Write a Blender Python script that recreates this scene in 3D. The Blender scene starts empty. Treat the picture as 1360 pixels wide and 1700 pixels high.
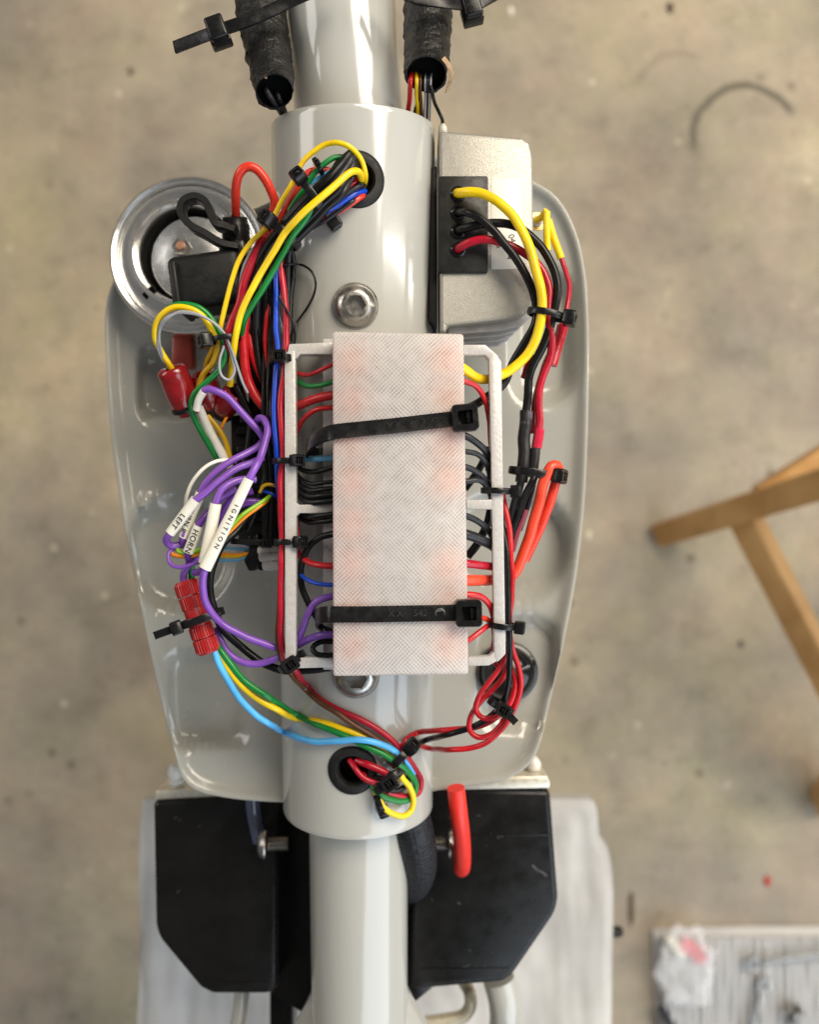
import bpy, bmesh, math, random
from mathutils import Vector, Matrix, noise
random.seed(7)
S = 0.00025                      # one design unit = 0.25 mm
H = 1470.0; F = 1470.0           # camera height over the reference plane / focal length, design units
scene = bpy.context.scene
col = scene.collection
# ------------------------------------------------------------------ camera, light, exposure
cd = bpy.data.cameras.new('camera'); cam = bpy.data.objects.new('camera', cd); col.objects.link(cam)
cam.location = (0, 0, H*S); cam.rotation_euler = (0, 0, 0)
cd.sensor_fit = 'VERTICAL'; cd.sensor_height = 24.0; cd.sensor_width = 24.0*0.8
cd.lens = 24.0*F/1700.0
cd.clip_start = 0.01; cd.clip_end = 50
cd.dof.use_dof = True; cd.dof.focus_distance = (H-40)*S; cd.dof.aperture_fstop = cd.lens/5.2
scene.camera = cam
w = bpy.data.worlds.new('World'); scene.world = w; w.use_nodes = True
bg = w.node_tree.nodes['Background']; bg.inputs[0].default_value = (1.0, 0.97, 0.93, 1); bg.inputs[1].default_value = 0.10
def area(name, loc, target, sx, sy, power, colr):
    l = bpy.data.lights.new(name, 'AREA'); l.shape = 'RECTANGLE'; l.size = sx; l.size_y = sy; l.energy = power; l.color = colr
    o = bpy.data.objects.new(name, l); col.objects.link(o); o.location = loc
    o.rotation_euler = (Vector(target)-Vector(loc)).to_track_quat('-Z', 'Y').to_euler()
    return o
area('garage_door_daylight', (1.35, -1.35, 0.95), (0.0, -0.1, -0.15), 2.6, 1.7, 34, (0.78, 0.89, 1.0))
area('wall_strip_lamp', (1.9, 0.35, 0.42), (0, 0.1, -0.1), 0.05, 2.6, 9, (1.0, 0.96, 0.88))
area('ceiling_lamp', (1.1, 1.25, 1.6), (0.25, 0.1, -0.6), 1.7, 1.2, 62, (1.0, 0.89, 0.73))
area('horn_fill_light', (-1.9, 0.7, 1.0), (0, 0, -0.1), 1.2, 0.8, 10, (1.0, 0.97, 0.92))  # added fill that brightens the horn's chrome; no window stands there
scene.view_settings.view_transform = 'Standard'; scene.view_settings.look = 'None'
scene.view_settings.exposure = 0.36; scene.view_settings.gamma = 1.0
scene.view_settings.use_curve_mapping = False
scene.cycles.max_bounces = 6

# ------------------------------------------------------------------ helpers
def P(px, py, z):
    k = (H - z)/F
    return Vector(((px-680)*k, (850-py)*k, z))
def K(z): return (H - z)/F
def lin(r, g, b):
    f = lambda c: (c/255/12.92) if c/255 <= 0.04045 else ((c/255+0.055)/1.055)**2.4
    return (f(r), f(g), f(b), 1)
TH = math.radians(6.8)
RS = 145.0; RN = 96.0
AX = Vector((P(590, 850, -160).x, P(0, 550, -RS).y, -RS))      # a point on the main tube's axis
AD = Vector((0, math.cos(TH), math.sin(TH))); AN = Vector((0, -math.sin(TH), math.cos(TH)))
def tube_z(px, py):                                              # height of the sleeve's skin under a pixel
    z = 120.0
    while z > -300:
        q = P(px, py, z) - AX
        d = q - AD*q.dot(AD)
        if d.length <= RS: return z
        z -= 1.0
    return -150.0
def SZ(px, py, h): return (px, py, tube_z(px, py)+h)

MATS = {}
def nodes(name):
    m = bpy.data.materials.new(name); m.use_nodes = True; MATS[name] = m
    nt = m.node_tree; return m, nt, nt.nodes['Principled BSDF']
def setp(b, **k):
    for n, v in k.items():
        n = n.replace('_', ' ')
        for key in b.inputs.keys():
            if key.lower() == n.lower(): b.inputs[key].default_value = v
def mat(name, c, rough=0.4, metal=0.0, bump=0.0, bscale=800, var=0.10, vscale=150, coat=0.0, spec=0.5, rvar=0.1, stretch=None, trans=0.0, alpha=1.0):
    if name in MATS: return MATS[name]
    m, nt, b = nodes(name)
    N = nt.nodes.new; L = nt.links.new
    setp(b, Roughness=rough, Metallic=metal, Coat_Weight=coat, Coat_Roughness=0.08, Specular_IOR_Level=spec, Transmission_Weight=trans, Alpha=alpha)
    tc = N('ShaderNodeTexCoord'); src = tc.outputs['Object']
    if stretch:
        mp = N('ShaderNodeMapping'); mp.inputs['Scale'].default_value = stretch; L(src, mp.inputs[0]); src = mp.outputs[0]
    n1 = N('ShaderNodeTexNoise'); n1.inputs['Scale'].default_value = vscale; n1.inputs['Detail'].default_value = 5; L(src, n1.inputs['Vector'])
    mr = N('ShaderNodeMapRange'); mr.inputs['From Min'].default_value = 0.3; mr.inputs['From Max'].default_value = 0.7
    mr.inputs['To Min'].default_value = 1-var; mr.inputs['To Max'].default_value = 1+var; L(n1.outputs['Fac'], mr.inputs['Value'])
    mx = N('ShaderNodeMix'); mx.data_type = 'RGBA'; mx.blend_type = 'MULTIPLY'; mx.inputs['Factor'].default_value = 1
    mx.inputs[6].default_value = c; L(mr.outputs[0], mx.inputs[7]); L(mx.outputs[2], b.inputs['Base Color'])
    r2 = N('ShaderNodeMapRange'); r2.inputs['From Min'].default_value = 0.3; r2.inputs['From Max'].default_value = 0.7
    r2.inputs['To Min'].default_value = max(0.02, rough-rvar); r2.inputs['To Max'].default_value = min(1, rough+rvar)
    n2 = N('ShaderNodeTexNoise'); n2.inputs['Scale'].default_value = vscale*2.3; n2.inputs['Detail'].default_value = 4; L(src, n2.inputs['Vector'])
    L(n2.outputs['Fac'], r2.inputs['Value']); L(r2.outputs[0], b.inputs['Roughness'])
    if bump:
        n3 = N('ShaderNodeTexNoise'); n3.inputs['Scale'].default_value = bscale; n3.inputs['Detail'].default_value = 3; L(src, n3.inputs['Vector'])
        bp = N('ShaderNodeBump'); bp.inputs['Strength'].default_value = bump; bp.inputs['Distance'].default_value = 0.0006
        L(n3.outputs['Fac'], bp.inputs['Height']); L(bp.outputs[0], b.inputs['Normal'])
    return m

paint = mat('grey_gloss_paint', (0.43, 0.428, 0.398, 1), 0.15, bump=0.22, bscale=150, var=0.03, vscale=30, coat=0.6, stretch=(1, 0.05, 1), rvar=0.05)
paint2 = mat('grey_gloss_paint_panel', (0.36, 0.354, 0.320, 1), 0.20, bump=0.10, bscale=40, var=0.05, vscale=25, coat=0.35, rvar=0.08)
chrome = mat('chrome', (0.95, 0.95, 0.94, 1), 0.22, 1.0, var=0.03, bump=0.04, bscale=60, rvar=0.04)
steel = mat('dull_steel', (0.45, 0.43, 0.40, 1), 0.34, 1.0, bump=0.06, bscale=1500, var=0.12)
alu = mat('cast_aluminium', (0.38, 0.365, 0.325, 1), 0.44, 0.5, bump=0.22, bscale=1900, var=0.06, vscale=500)
finm = mat('fin_aluminium', (0.48, 0.47, 0.46, 1), 0.45, 0.6, bump=0.15, bscale=900, var=0.1)
blk = mat('black_nylon', (0.008, 0.008, 0.0085, 1), 0.28, spec=0.32, bump=0.05, bscale=1500, var=0.2, rvar=0.12)
blkr = mat('black_rubber', (0.010, 0.0095, 0.009, 1), 0.55, spec=0.3, bump=0.15, bscale=1500, var=0.2)
blkg = mat('black_gloss', (0.006, 0.006, 0.0065, 1), 0.16, coat=0.2, spec=0.4, var=0.1)
blkbox = mat('black_powder_coat', (0.007, 0.0068, 0.0066, 1), 0.30, spec=0.30, bump=0.10, bscale=900, var=0.35, vscale=40, rvar=0.10)
hole = mat('painted_hole_shade', (0.003, 0.003, 0.003, 1), 0.9, spec=0.05)  # near-black colour paints the shade inside holes and gaps
tape = mat('black_cloth_tape', (0.007, 0.0065, 0.006, 1), 0.42, spec=0.45, bump=1.0, bscale=750, var=0.35, vscale=500, stretch=(1.3, 0.8, 1))
braid = mat('black_braid', (0.011, 0.011, 0.014, 1), 0.5, spec=0.35, bump=1.0, bscale=420, var=0.4, vscale=400)
woodm = None
WIRE = dict(
    red=(0.50, 0.010, 0.016, 1), crimson=(0.40, 0.006, 0.022, 1), scarlet=(0.72, 0.045, 0.022, 1), orange_red=(0.84, 0.070, 0.030, 1),
    yellow=(0.86, 0.58, 0.004, 1), amber=(0.62, 0.36, 0.004, 1), green=(0.004, 0.19, 0.032, 1), lime=(0.24, 0.50, 0.012, 1), blue=(0.004, 0.055, 0.50, 1),
    light_blue=(0.085, 0.42, 0.82, 1), steel_blue=(0.09, 0.27, 0.42, 1), purple=(0.20, 0.075, 0.42, 1), violet=(0.13, 0.035, 0.30, 1), brown=(0.105, 0.036, 0.012, 1),
    black=(0.006, 0.006, 0.0065, 1), charcoal=(0.018, 0.019, 0.022, 1), grey=(0.34, 0.34, 0.36, 1), white=(0.78, 0.76, 0.68, 1), orange=(0.80, 0.26, 0.010, 1))
def wmat(c):
    return mat('wire_insulation_'+c, WIRE[c], 0.32, bump=0.12, bscale=220, var=0.20, vscale=70, rvar=0.14, spec=0.30 if c in ('black', 'charcoal') else 0.5)

LOC = {}
def add(name, verts, faces, m, parent=None, smooth=True, sharp=38, label=None, cat=None, group=None, kind=None, loc=None):
    vs = [Vector(v) for v in verts]
    if loc is None:
        lo = Vector([min(v[i] for v in vs) for i in range(3)]); hi = Vector([max(v[i] for v in vs) for i in range(3)])
        loc = Vector(((lo.x+hi.x)/2, (lo.y+hi.y)/2, lo.z))
    loc = Vector(loc)
    me = bpy.data.meshes.new(name)
    me.from_pydata([((v-loc)*S)[:] for v in vs], [], faces)
    me.update()
    if smooth:
        me.polygons.foreach_set('use_smooth', [True]*len(me.polygons))
        me.set_sharp_from_angle(angle=math.radians(sharp))
    me.materials.append(m)
    o = bpy.data.objects.new(name, me); col.objects.link(o)
    place(o, loc, parent); tag(o, label, cat, group, kind)
    return o
def place(o, loc, parent):
    LOC[o.name] = Vector(loc)
    if parent is not None:
        o.parent = parent; o.location = (Vector(loc)-LOC[parent.name])*S
    else: o.location = Vector(loc)*S
def tag(o, label=None, cat=None, group=None, kind=None):
    if label: o['label'] = label
    if cat: o['category'] = cat
    if group: o['group'] = group
    if kind: o['kind'] = kind
def thing(name, loc, label, cat, group=None):
    o = bpy.data.objects.new(name, None); col.objects.link(o); o.empty_display_size = 0.01
    place(o, Vector(loc), None); tag(o, label, cat, group); return o

def join(*ms):
    V, Fc = [], []
    for v, f in ms:
        n = len(V); V += list(v); Fc += [tuple(i+n for i in q) for q in f]
    return V, Fc
def spline(pts, step=5.0):
    pts = [Vector(p) for p in pts]
    if len(pts) == 2:
        n = max(2, int((pts[1]-pts[0]).length/step)+1)
        return [pts[0].lerp(pts[1], i/(n-1)) for i in range(n)]
    q = [pts[0]*2-pts[1]] + pts + [pts[-1]*2-pts[-2]]
    out = []
    for i in range(1, len(q)-2):
        p0, p1, p2, p3 = q[i-1:i+3]
        t0 = 0; t1 = t0+max(1e-4, (p1-p0).length**0.5); t2 = t1+max(1e-4, (p2-p1).length**0.5); t3 = t2+max(1e-4, (p3-p2).length**0.5)
        n = max(2, int((p2-p1).length/step))
        for j in range(n):
            t = t1+(t2-t1)*j/n
            a1 = p0*((t1-t)/(t1-t0))+p1*((t-t0)/(t1-t0)); a2 = p1*((t2-t)/(t2-t1))+p2*((t-t1)/(t2-t1)); a3 = p2*((t3-t)/(t3-t2))+p3*((t-t2)/(t3-t2))
            b1 = a1*((t2-t)/(t2-t0))+a2*((t-t0)/(t2-t0)); b2 = a2*((t3-t)/(t3-t1))+a3*((t-t1)/(t3-t1))
            out.append(b1*((t2-t)/(t2-t1))+b2*((t-t1)/(t2-t1)))
    out.append(pts[-1]); return out
def frames(path, up=Vector((0, 0, 1))):
    T = []
    for i in range(len(path)):
        d = path[min(i+1, len(path)-1)]-path[max(i-1, 0)]
        T.append(d.normalized() if d.length > 1e-9 else Vector((1, 0, 0)))
    n = up - T[0]*up.dot(T[0])
    if n.length < 1e-3: n = Vector((0, 1, 0)) - T[0]*T[0].y
    n.normalize(); fr = []
    for i, t in enumerate(T):
        n = n - t*n.dot(t); n.normalize(); fr.append((t, n.copy(), t.cross(n)))
    return fr
def tube(path, r, n=12, cap=True, prof=None):
    fr = frames(path); V = []; Fc = []
    for i, p in enumerate(path):
        rr = r(i/(len(path)-1)) if callable(r) else r
        for k in range(n):
            a = 2*math.pi*k/n
            V.append(p + fr[i][1]*(math.cos(a)*rr) + fr[i][2]*(math.sin(a)*rr))
    for i in range(len(path)-1):
        for k in range(n):
            k2 = (k+1) % n
            Fc.append((i*n+k, i*n+k2, (i+1)*n+k2, (i+1)*n+k))
    if cap:
        Fc.append(tuple(range(n-1, -1, -1))); b = (len(path)-1)*n; Fc.append(tuple(range(b, b+n)))
    return V, Fc
def sweep(path, w, t, up=Vector((0, 0, 1)), fixed=False, crown=0.2):        # flat strap: width w across, thickness t along the normal
    fr = frames(path, up); V = []; Fc = []
    prof = [(-w/2, -t/2), (w/2, -t/2), (w/2, t/2*(1-crown)), (w*0.38, t/2), (-w*0.38, t/2), (-w/2, t/2*(1-crown))]
    n = len(prof)
    for i, p in enumerate(path):
        tt, nn, bb = fr[i]
        if fixed:
            nn = up - tt*up.dot(tt); nn.normalize(); bb = tt.cross(nn)
        for a, b in prof: V.append(p + bb*a + nn*b)
    for i in range(len(path)-1):
        for k in range(n):
            k2 = (k+1) % n; Fc.append((i*n+k, i*n+k2, (i+1)*n+k2, (i+1)*n+k))
    Fc.append(tuple(range(n-1, -1, -1))); b = (len(path)-1)*n; Fc.append(tuple(range(b, b+n)))
    return V, Fc
def lathe(prof, seg=48, org=Vector((0, 0, 0)), ax=Vector((0, 0, 1)), close=False):
    ax = Vector(ax).normalized(); q = Vector((0, 0, 1)).rotation_difference(ax); V = []; Fc = []
    for r, z in prof:
        for k in range(seg):
            a = 2*math.pi*k/seg; V.append(org + q @ Vector((r*math.cos(a), r*math.sin(a), z)))
    for i in range(len(prof)-1):
        for k in range(seg):
            k2 = (k+1) % seg; Fc.append((i*seg+k, i*seg+k2, (i+1)*seg+k2, (i+1)*seg+k))
    if not close:
        Fc.append(tuple(range(seg-1, -1, -1))); b = (len(prof)-1)*seg; Fc.append(tuple(range(b, b+seg)))
    else:
        b = (len(prof)-1)*seg
        for k in range(seg):
            k2 = (k+1) % seg; Fc.append((b+k, b+k2, k2, k))
    return V, Fc
def prism(pts, z0, z1, bev=2.0, seg=2):
    bm = bmesh.new()
    vs = [bm.verts.new((p[0], p[1], z1)) for p in pts]
    f = bm.faces.new(vs); f.normal_update()
    if f.normal.z < 0: f.normal_flip()
    r = bmesh.ops.extrude_face_region(bm, geom=[f])
    for v in r['geom']:
        if isinstance(v, bmesh.types.BMVert): v.co.z = z0
    bmesh.ops.recalc_face_normals(bm, faces=bm.faces[:])
    if bev > 0: bmesh.ops.bevel(bm, geom=bm.edges[:], offset=bev, segments=seg, affect='EDGES', profile=0.5, clamp_overlap=True)
    bm.verts.index_update()
    V = [v.co.copy() for v in bm.verts]; Fc = [tuple(v.index for v in f.verts) for f in bm.faces]; bm.free(); return V, Fc
def pxprism(pts, z0, z1, bev=2.0, seg=2):
    return prism([P(x, y, z1).xy[:] for x, y in pts], z0, z1, bev, seg)
def rect(x0, y0, x1, y1): return [(x0, y0), (x1, y0), (x1, y1), (x0, y1)]
def obox(c, ux, uy, uz, hx, hy, hz, bev=1.5, seg=2):                        # oriented bevelled box
    V, Fc = prism([(-hx, -hy), (hx, -hy), (hx, hy), (-hx, hy)], -hz, hz, bev, seg)
    return [c+ux*v[0]+uy*v[1]+uz*v[2] for v in V], Fc
FONT = {}
def text(name, s, pos, ang, size, m, parent, depth=0.35, up=None, sx=1.0, label=None, spacing=1.0):
    cu = bpy.data.curves.new('t', 'FONT'); cu.body = s; cu.size = size; cu.extrude = depth; cu.align_x = 'CENTER'; cu.align_y = 'CENTER'; cu.resolution_u = 3; cu.space_character = spacing
    to = bpy.data.objects.new('t', cu); col.objects.link(to)
    dg = bpy.context.evaluated_depsgraph_get(); me = bpy.data.meshes.new_from_object(to.evaluated_get(dg))
    bpy.data.objects.remove(to)
    a = math.radians(ang); ex = Vector((math.cos(a), math.sin(a), 0)); ey = Vector((-math.sin(a), math.cos(a), 0)); ez = Vector((0, 0, 1))
    if up is not None:
        ez = Vector(up).normalized(); ex = (ex-ez*ex.dot(ez)).normalized(); ey = ez.cross(ex)
    V = [Vector(pos)+ex*(v.co.x*sx)+ey*v.co.y+ez*v.co.z for v in me.vertices]; Fc = [tuple(p.vertices) for p in me.polygons]
    bpy.data.meshes.remove(me)
    return add(name, V, Fc, m, parent, smooth=False, label=label)

# ------------------------------------------------------------------ the setting: concrete floor
FZ = -3000.0
def floor_material():
    m, nt, b = nodes('stained_concrete'); N = nt.nodes.new; L = nt.links.new
    tc = N('ShaderNodeTexCoord')
    def nz(scale, detail=6, rough=0.6):
        n = N('ShaderNodeTexNoise'); n.inputs['Scale'].default_value = scale; n.inputs['Detail'].default_value = detail; n.inputs['Roughness'].default_value = rough
        L(tc.outputs['Object'], n.inputs['Vector']); return n.outputs['Fac']
    def ramp(v, pts):
        r = N('ShaderNodeValToRGB'); e = r.color_ramp.elements
        while len(e) < len(pts): e.new(0.5)
        for i, (p, c) in enumerate(pts): e[i].position = p; e[i].color = c
        L(v, r.inputs[0]); return r.outputs[0]
    def mix(f, a, c, mode='MIX'):
        x = N('ShaderNodeMix'); x.data_type = 'RGBA'; x.blend_type = mode
        for s, v in ((0, f), (6, a), (7, c)):
            if hasattr(v, 'links'): L(v, x.inputs[s])
            else: x.inputs[s].default_value = v
        return x.outputs[2]
    base = ramp(nz(3.6, 8, 0.62), [(0.28, (0.175, 0.152, 0.122, 1)), (0.44, (0.285, 0.25, 0.20, 1)), (0.56, (0.355, 0.31, 0.243, 1)), (0.70, (0.46, 0.41, 0.33, 1))])
    tint = ramp(nz(1.7, 3), [(0.38, (0.90, 0.91, 0.93, 1)), (0.50, (1.0, 0.97, 0.93, 1)), (0.62, (1.04, 1.0, 0.86, 1))])
    c = mix(1.0, base, tint, 'MULTIPLY')
    fine = ramp(nz(17, 8, 0.72), [(0.28, (0.70, 0.69, 0.67, 1)), (0.46, (0.98, 0.98, 0.98, 1)), (0.74, (1.18, 1.16, 1.12, 1))])
    hue = ramp(nz(9, 4, 0.6), [(0.36, (1.03, 0.98, 0.97, 1)), (0.5, (1, 1, 1, 1)), (0.64, (0.98, 1.0, 0.93, 1))]); c = mix(1.0, c, hue, 'MULTIPLY')
    c = mix(1.0, c, fine, 'MULTIPLY')
    gr = ramp(nz(120, 4, 0.7), [(0.3, (0.9, 0.9, 0.9, 1)), (0.7, (1.06, 1.06, 1.06, 1))]); c = mix(1.0, c, gr, 'MULTIPLY')
    # dark specks and pale chips
    for sc, th, cc in ((17, 0.085, (0.10, 0.075, 0.05, 1)), (26, 0.07, (0.14, 0.12, 0.09, 1)), (21, 0.08, (0.58, 0.50, 0.38, 1))):
        vo = N('ShaderNodeTexVoronoi'); vo.inputs['Scale'].default_value = sc; vo.inputs['Randomness'].default_value = 1
        mp = N('ShaderNodeMapping'); mp.inputs['Location'].default_value = (sc*1.7, sc*0.3, 0.37)
        L(tc.outputs['Object'], mp.inputs[0]); L(mp.outputs[0], vo.inputs['Vector'])
        k = ramp(vo.outputs['Distance'], [(th*0.4, (1, 1, 1, 1)), (th*1.6, (0, 0, 0, 1))])
        gate = ramp(nz(sc*0.45, 2), [(0.47, (0, 0, 0, 1)), (0.56, (1, 1, 1, 1))])
        fac = mix(1.0, k, gate, 'MULTIPLY'); fac2 = mix(1.0, fac, (0.75, 0.75, 0.75, 1), 'MULTIPLY')
        c = mix(fac2, c, cc)
    # tyre-like ring stains
    def ring(px, py, rpx, wpx, a0, a1, strength, colr):
        nonlocal c
        ctr = P(px, py, FZ)*S; r = rpx*K(FZ)*S; wd = wpx*K(FZ)*S
        sub = N('ShaderNodeVectorMath'); sub.operation = 'SUBTRACT'; L(tc.outputs['Object'], sub.inputs[0]); sub.inputs[1].default_value = (ctr.x, ctr.y, 0)
        ln = N('ShaderNodeVectorMath'); ln.operation = 'LENGTH'; L(sub.outputs[0], ln.inputs[0])
        wob = N('ShaderNodeMath'); wob.operation = 'MULTIPLY_ADD'; L(nz(25, 3), wob.inputs[0]); wob.inputs[1].default_value = wd*1.6; wob.inputs[2].default_value = -r-wd*0.8
        ad = N('ShaderNodeMath'); L(ln.outputs['Value'], ad.inputs[0]); L(wob.outputs[0], ad.inputs[1])
        ab = N('ShaderNodeMath'); ab.operation = 'ABSOLUTE'; L(ad.outputs[0], ab.inputs[0])
        mr = N('ShaderNodeMapRange'); mr.inputs['From Min'].default_value = wd*0.45; mr.inputs['From Max'].default_value = wd*1.1; mr.inputs['To Min'].default_value = 1; mr.inputs['To Max'].default_value = 0
        L(ab.outputs[0], mr.inputs['Value'])
        sp = N('ShaderNodeSeparateXYZ'); L(sub.outputs[0], sp.inputs[0])
        at = N('ShaderNodeMath'); at.operation = 'ARCTAN2'; ng = N('ShaderNodeMath'); ng.operation = 'MULTIPLY'; ng.inputs[1].default_value = -1; L(sp.outputs[0], ng.inputs[0]); L(ng.outputs[0], at.inputs[0]); L(sp.outputs[1], at.inputs[1])
        g1 = N('ShaderNodeMapRange'); g1.interpolation_type = 'SMOOTHSTEP'; g1.inputs['From Min'].default_value = a0; g1.inputs['From Max'].default_value = a0+0.3; L(at.outputs[0], g1.inputs['Value'])
        a2 = N('ShaderNodeMath'); a2.operation = 'SUBTRACT'; a2.inputs[0].default_value = a1; L(at.outputs[0], a2.inputs[1])
        g2 = N('ShaderNodeMapRange'); g2.interpolation_type = 'SMOOTHSTEP'; g2.inputs['From Min'].default_value = 0; g2.inputs['From Max'].default_value = 0.5; L(a2.outputs[0], g2.inputs['Value'])
        f1 = N('ShaderNodeMath'); f1.operation = 'MULTIPLY'; L(mr.outputs[0], f1.inputs[0]); L(g1.outputs[0], f1.inputs[1])
        f2 = N('ShaderNodeMath'); f2.operation = 'MULTIPLY'; L(f1.outputs[0], f2.inputs[0]); L(g2.outputs[0], f2.inputs[1])
        f3 = N('ShaderNodeMath'); f3.operation = 'MULTIPLY'; L(f2.outputs[0], f3.inputs[0]); f3.inputs[1].default_value = strength
        c = mix(f3.outputs[0], c, colr)
    ring(1238, 230, 87, 8, -1.22, 2.05, 0.92, (0.10, 0.085, 0.06, 1))
    ring(1125, 155, 66, 7, -0.7, 1.6, 0.35, (0.14, 0.12, 0.09, 1))
    L(c, b.inputs['Base Color']); setp(b, Roughness=0.72)
    bp = N('ShaderNodeBump'); bp.inputs['Strength'].default_value = 0.25; bp.inputs['Distance'].default_value = 0.002; L(nz(60, 6, 0.7), bp.inputs['Height']); L(bp.outputs[0], b.inputs['Normal'])
    return m
fl = add('floor', [(-8000, -8000, FZ), (8000, -8000, FZ), (8000, 8000, FZ), (-8000, 8000, FZ)], [(0, 1, 2, 3)], floor_material(), smooth=False, kind='structure', loc=(0, 0, FZ))

# ------------------------------------------------------------------ frame tube
frame = thing('motorcycle_frame', AX, 'light grey painted frame tube with a wide sleeve running down the middle', 'frame')
ytop = (P(590, 170, 45)-AX).y/AD.y+17; ybot = (P(590, 1396, -100)-AX).y/AD.y+17
GROM = [(593, 298, 45), (585, 1279, 44)]
def on_axis(px, py):                                                        # axis parameter and angle of a point of the skin
    q = P(px, py, tube_z(px, py))-AX; s = q.dot(AD); d = q-AD*s
    return s, math.atan2(d.x, d.dot(AN))
def skin(s, a, r): return AX + AD*s + Vector((1, 0, 0))*(math.sin(a)*r) + AN*(math.cos(a)*r)
def sleeve_mesh():
    V = []; Fc = []; NA = 120; NS = 150
    hs = [on_axis(px, py)+(r*0.80,) for px, py, r in GROM]
    for i in range(NS+1):
        s = ybot+(ytop-ybot)*i/NS
        for k in range(NA): V.append(skin(s, 2*math.pi*k/NA, RS))
    for i in range(NS):
        for k in range(NA):
            sm = ybot+(ytop-ybot)*(i+.5)/NS; am = 2*math.pi*(k+.5)/NA
            if am > math.pi: am -= 2*math.pi
            if any(math.hypot(sm-s0, (am-a0)*RS) < rr for s0, a0, rr in hs): continue
            k2 = (k+1) % NA; Fc.append((i*NA+k, (i+1)*NA+k, (i+1)*NA+k2, i*NA+k2))
    # rolled rims at both ends
    for (s, dirn, base) in ((ytop, 1, NS*NA), (ybot, -1, 0)):
        prev = base
        for (ds, dr) in ((1.6, -0.7), (2.4, -2.4), (2.4, -9), (-30, -9.5)):
            n0 = len(V)
            for k in range(NA): V.append(skin(s+dirn*ds, 2*math.pi*k/NA, RS+dr))
            for k in range(NA):
                k2 = (k+1) % NA; Fc.append((prev+k, n0+k, n0+k2, prev+k2) if dirn > 0 else (prev+k2, n0+k2, n0+k, prev+k))
            prev = n0
    return V, Fc
add('sleeve', *sleeve_mesh(), paint, frame, loc=AX)
def tpath(a, b, off=0): return [skin(s, 0, 0)+Vector((off(s) if callable(off) else off, 0, 0)) for s in [a+(b-a)*i/40 for i in range(41)]]
add('upper_tube', *tube(tpath(ytop-20, ytop+420, lambda s: -6-(s-ytop)*0.07), RN, 72, False), paint, frame)
add('lower_tube', *tube(tpath(ybot-560, ybot+20), RN, 72, False), paint, frame)
wd = lathe([(RN+1, 0), (RN+7, -3), (RN+12, -8), (RS-10, -10), (RS-10, 4), (RN, 4)], 72, skin(ytop-6, 0, 0), AD, True)
add('weld_ring', *wd, paint, frame)
wd = lathe([(RN, -8), (RN+8, -6), (RS-11, 0), (RS-11, 6), (RN, 8)], 72, skin(ybot+2, 0, 0), AD, True)
add('weld_ring', *wd, paint, frame)
pj = skin(ybot-350, 0, 0)
for sx in (-1, 1):
    pts = [pj+Vector((0, 40, 0)), pj+Vector((sx*38, -80, -30)), pj+Vector((sx*100, -220, -80)), pj+Vector((sx*170, -400, -160))]
    add('cradle_tube', *tube(spline(pts, 12), 66, 40, False), paint, frame)
pts = [P(828, 1625, -520), P(838, 1665, -520), P(836, 1720, -540), P(810, 1800, -560)]
add('side_rail', *tube(spline(pts, 12), 36, 24), paint, frame)
pts = [P(402, 1640, -520), P(396, 1690, -530), P(372, 1800, -560)]
add('side_rail', *tube(spline(pts, 12), 17, 20), paint, frame)
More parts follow.
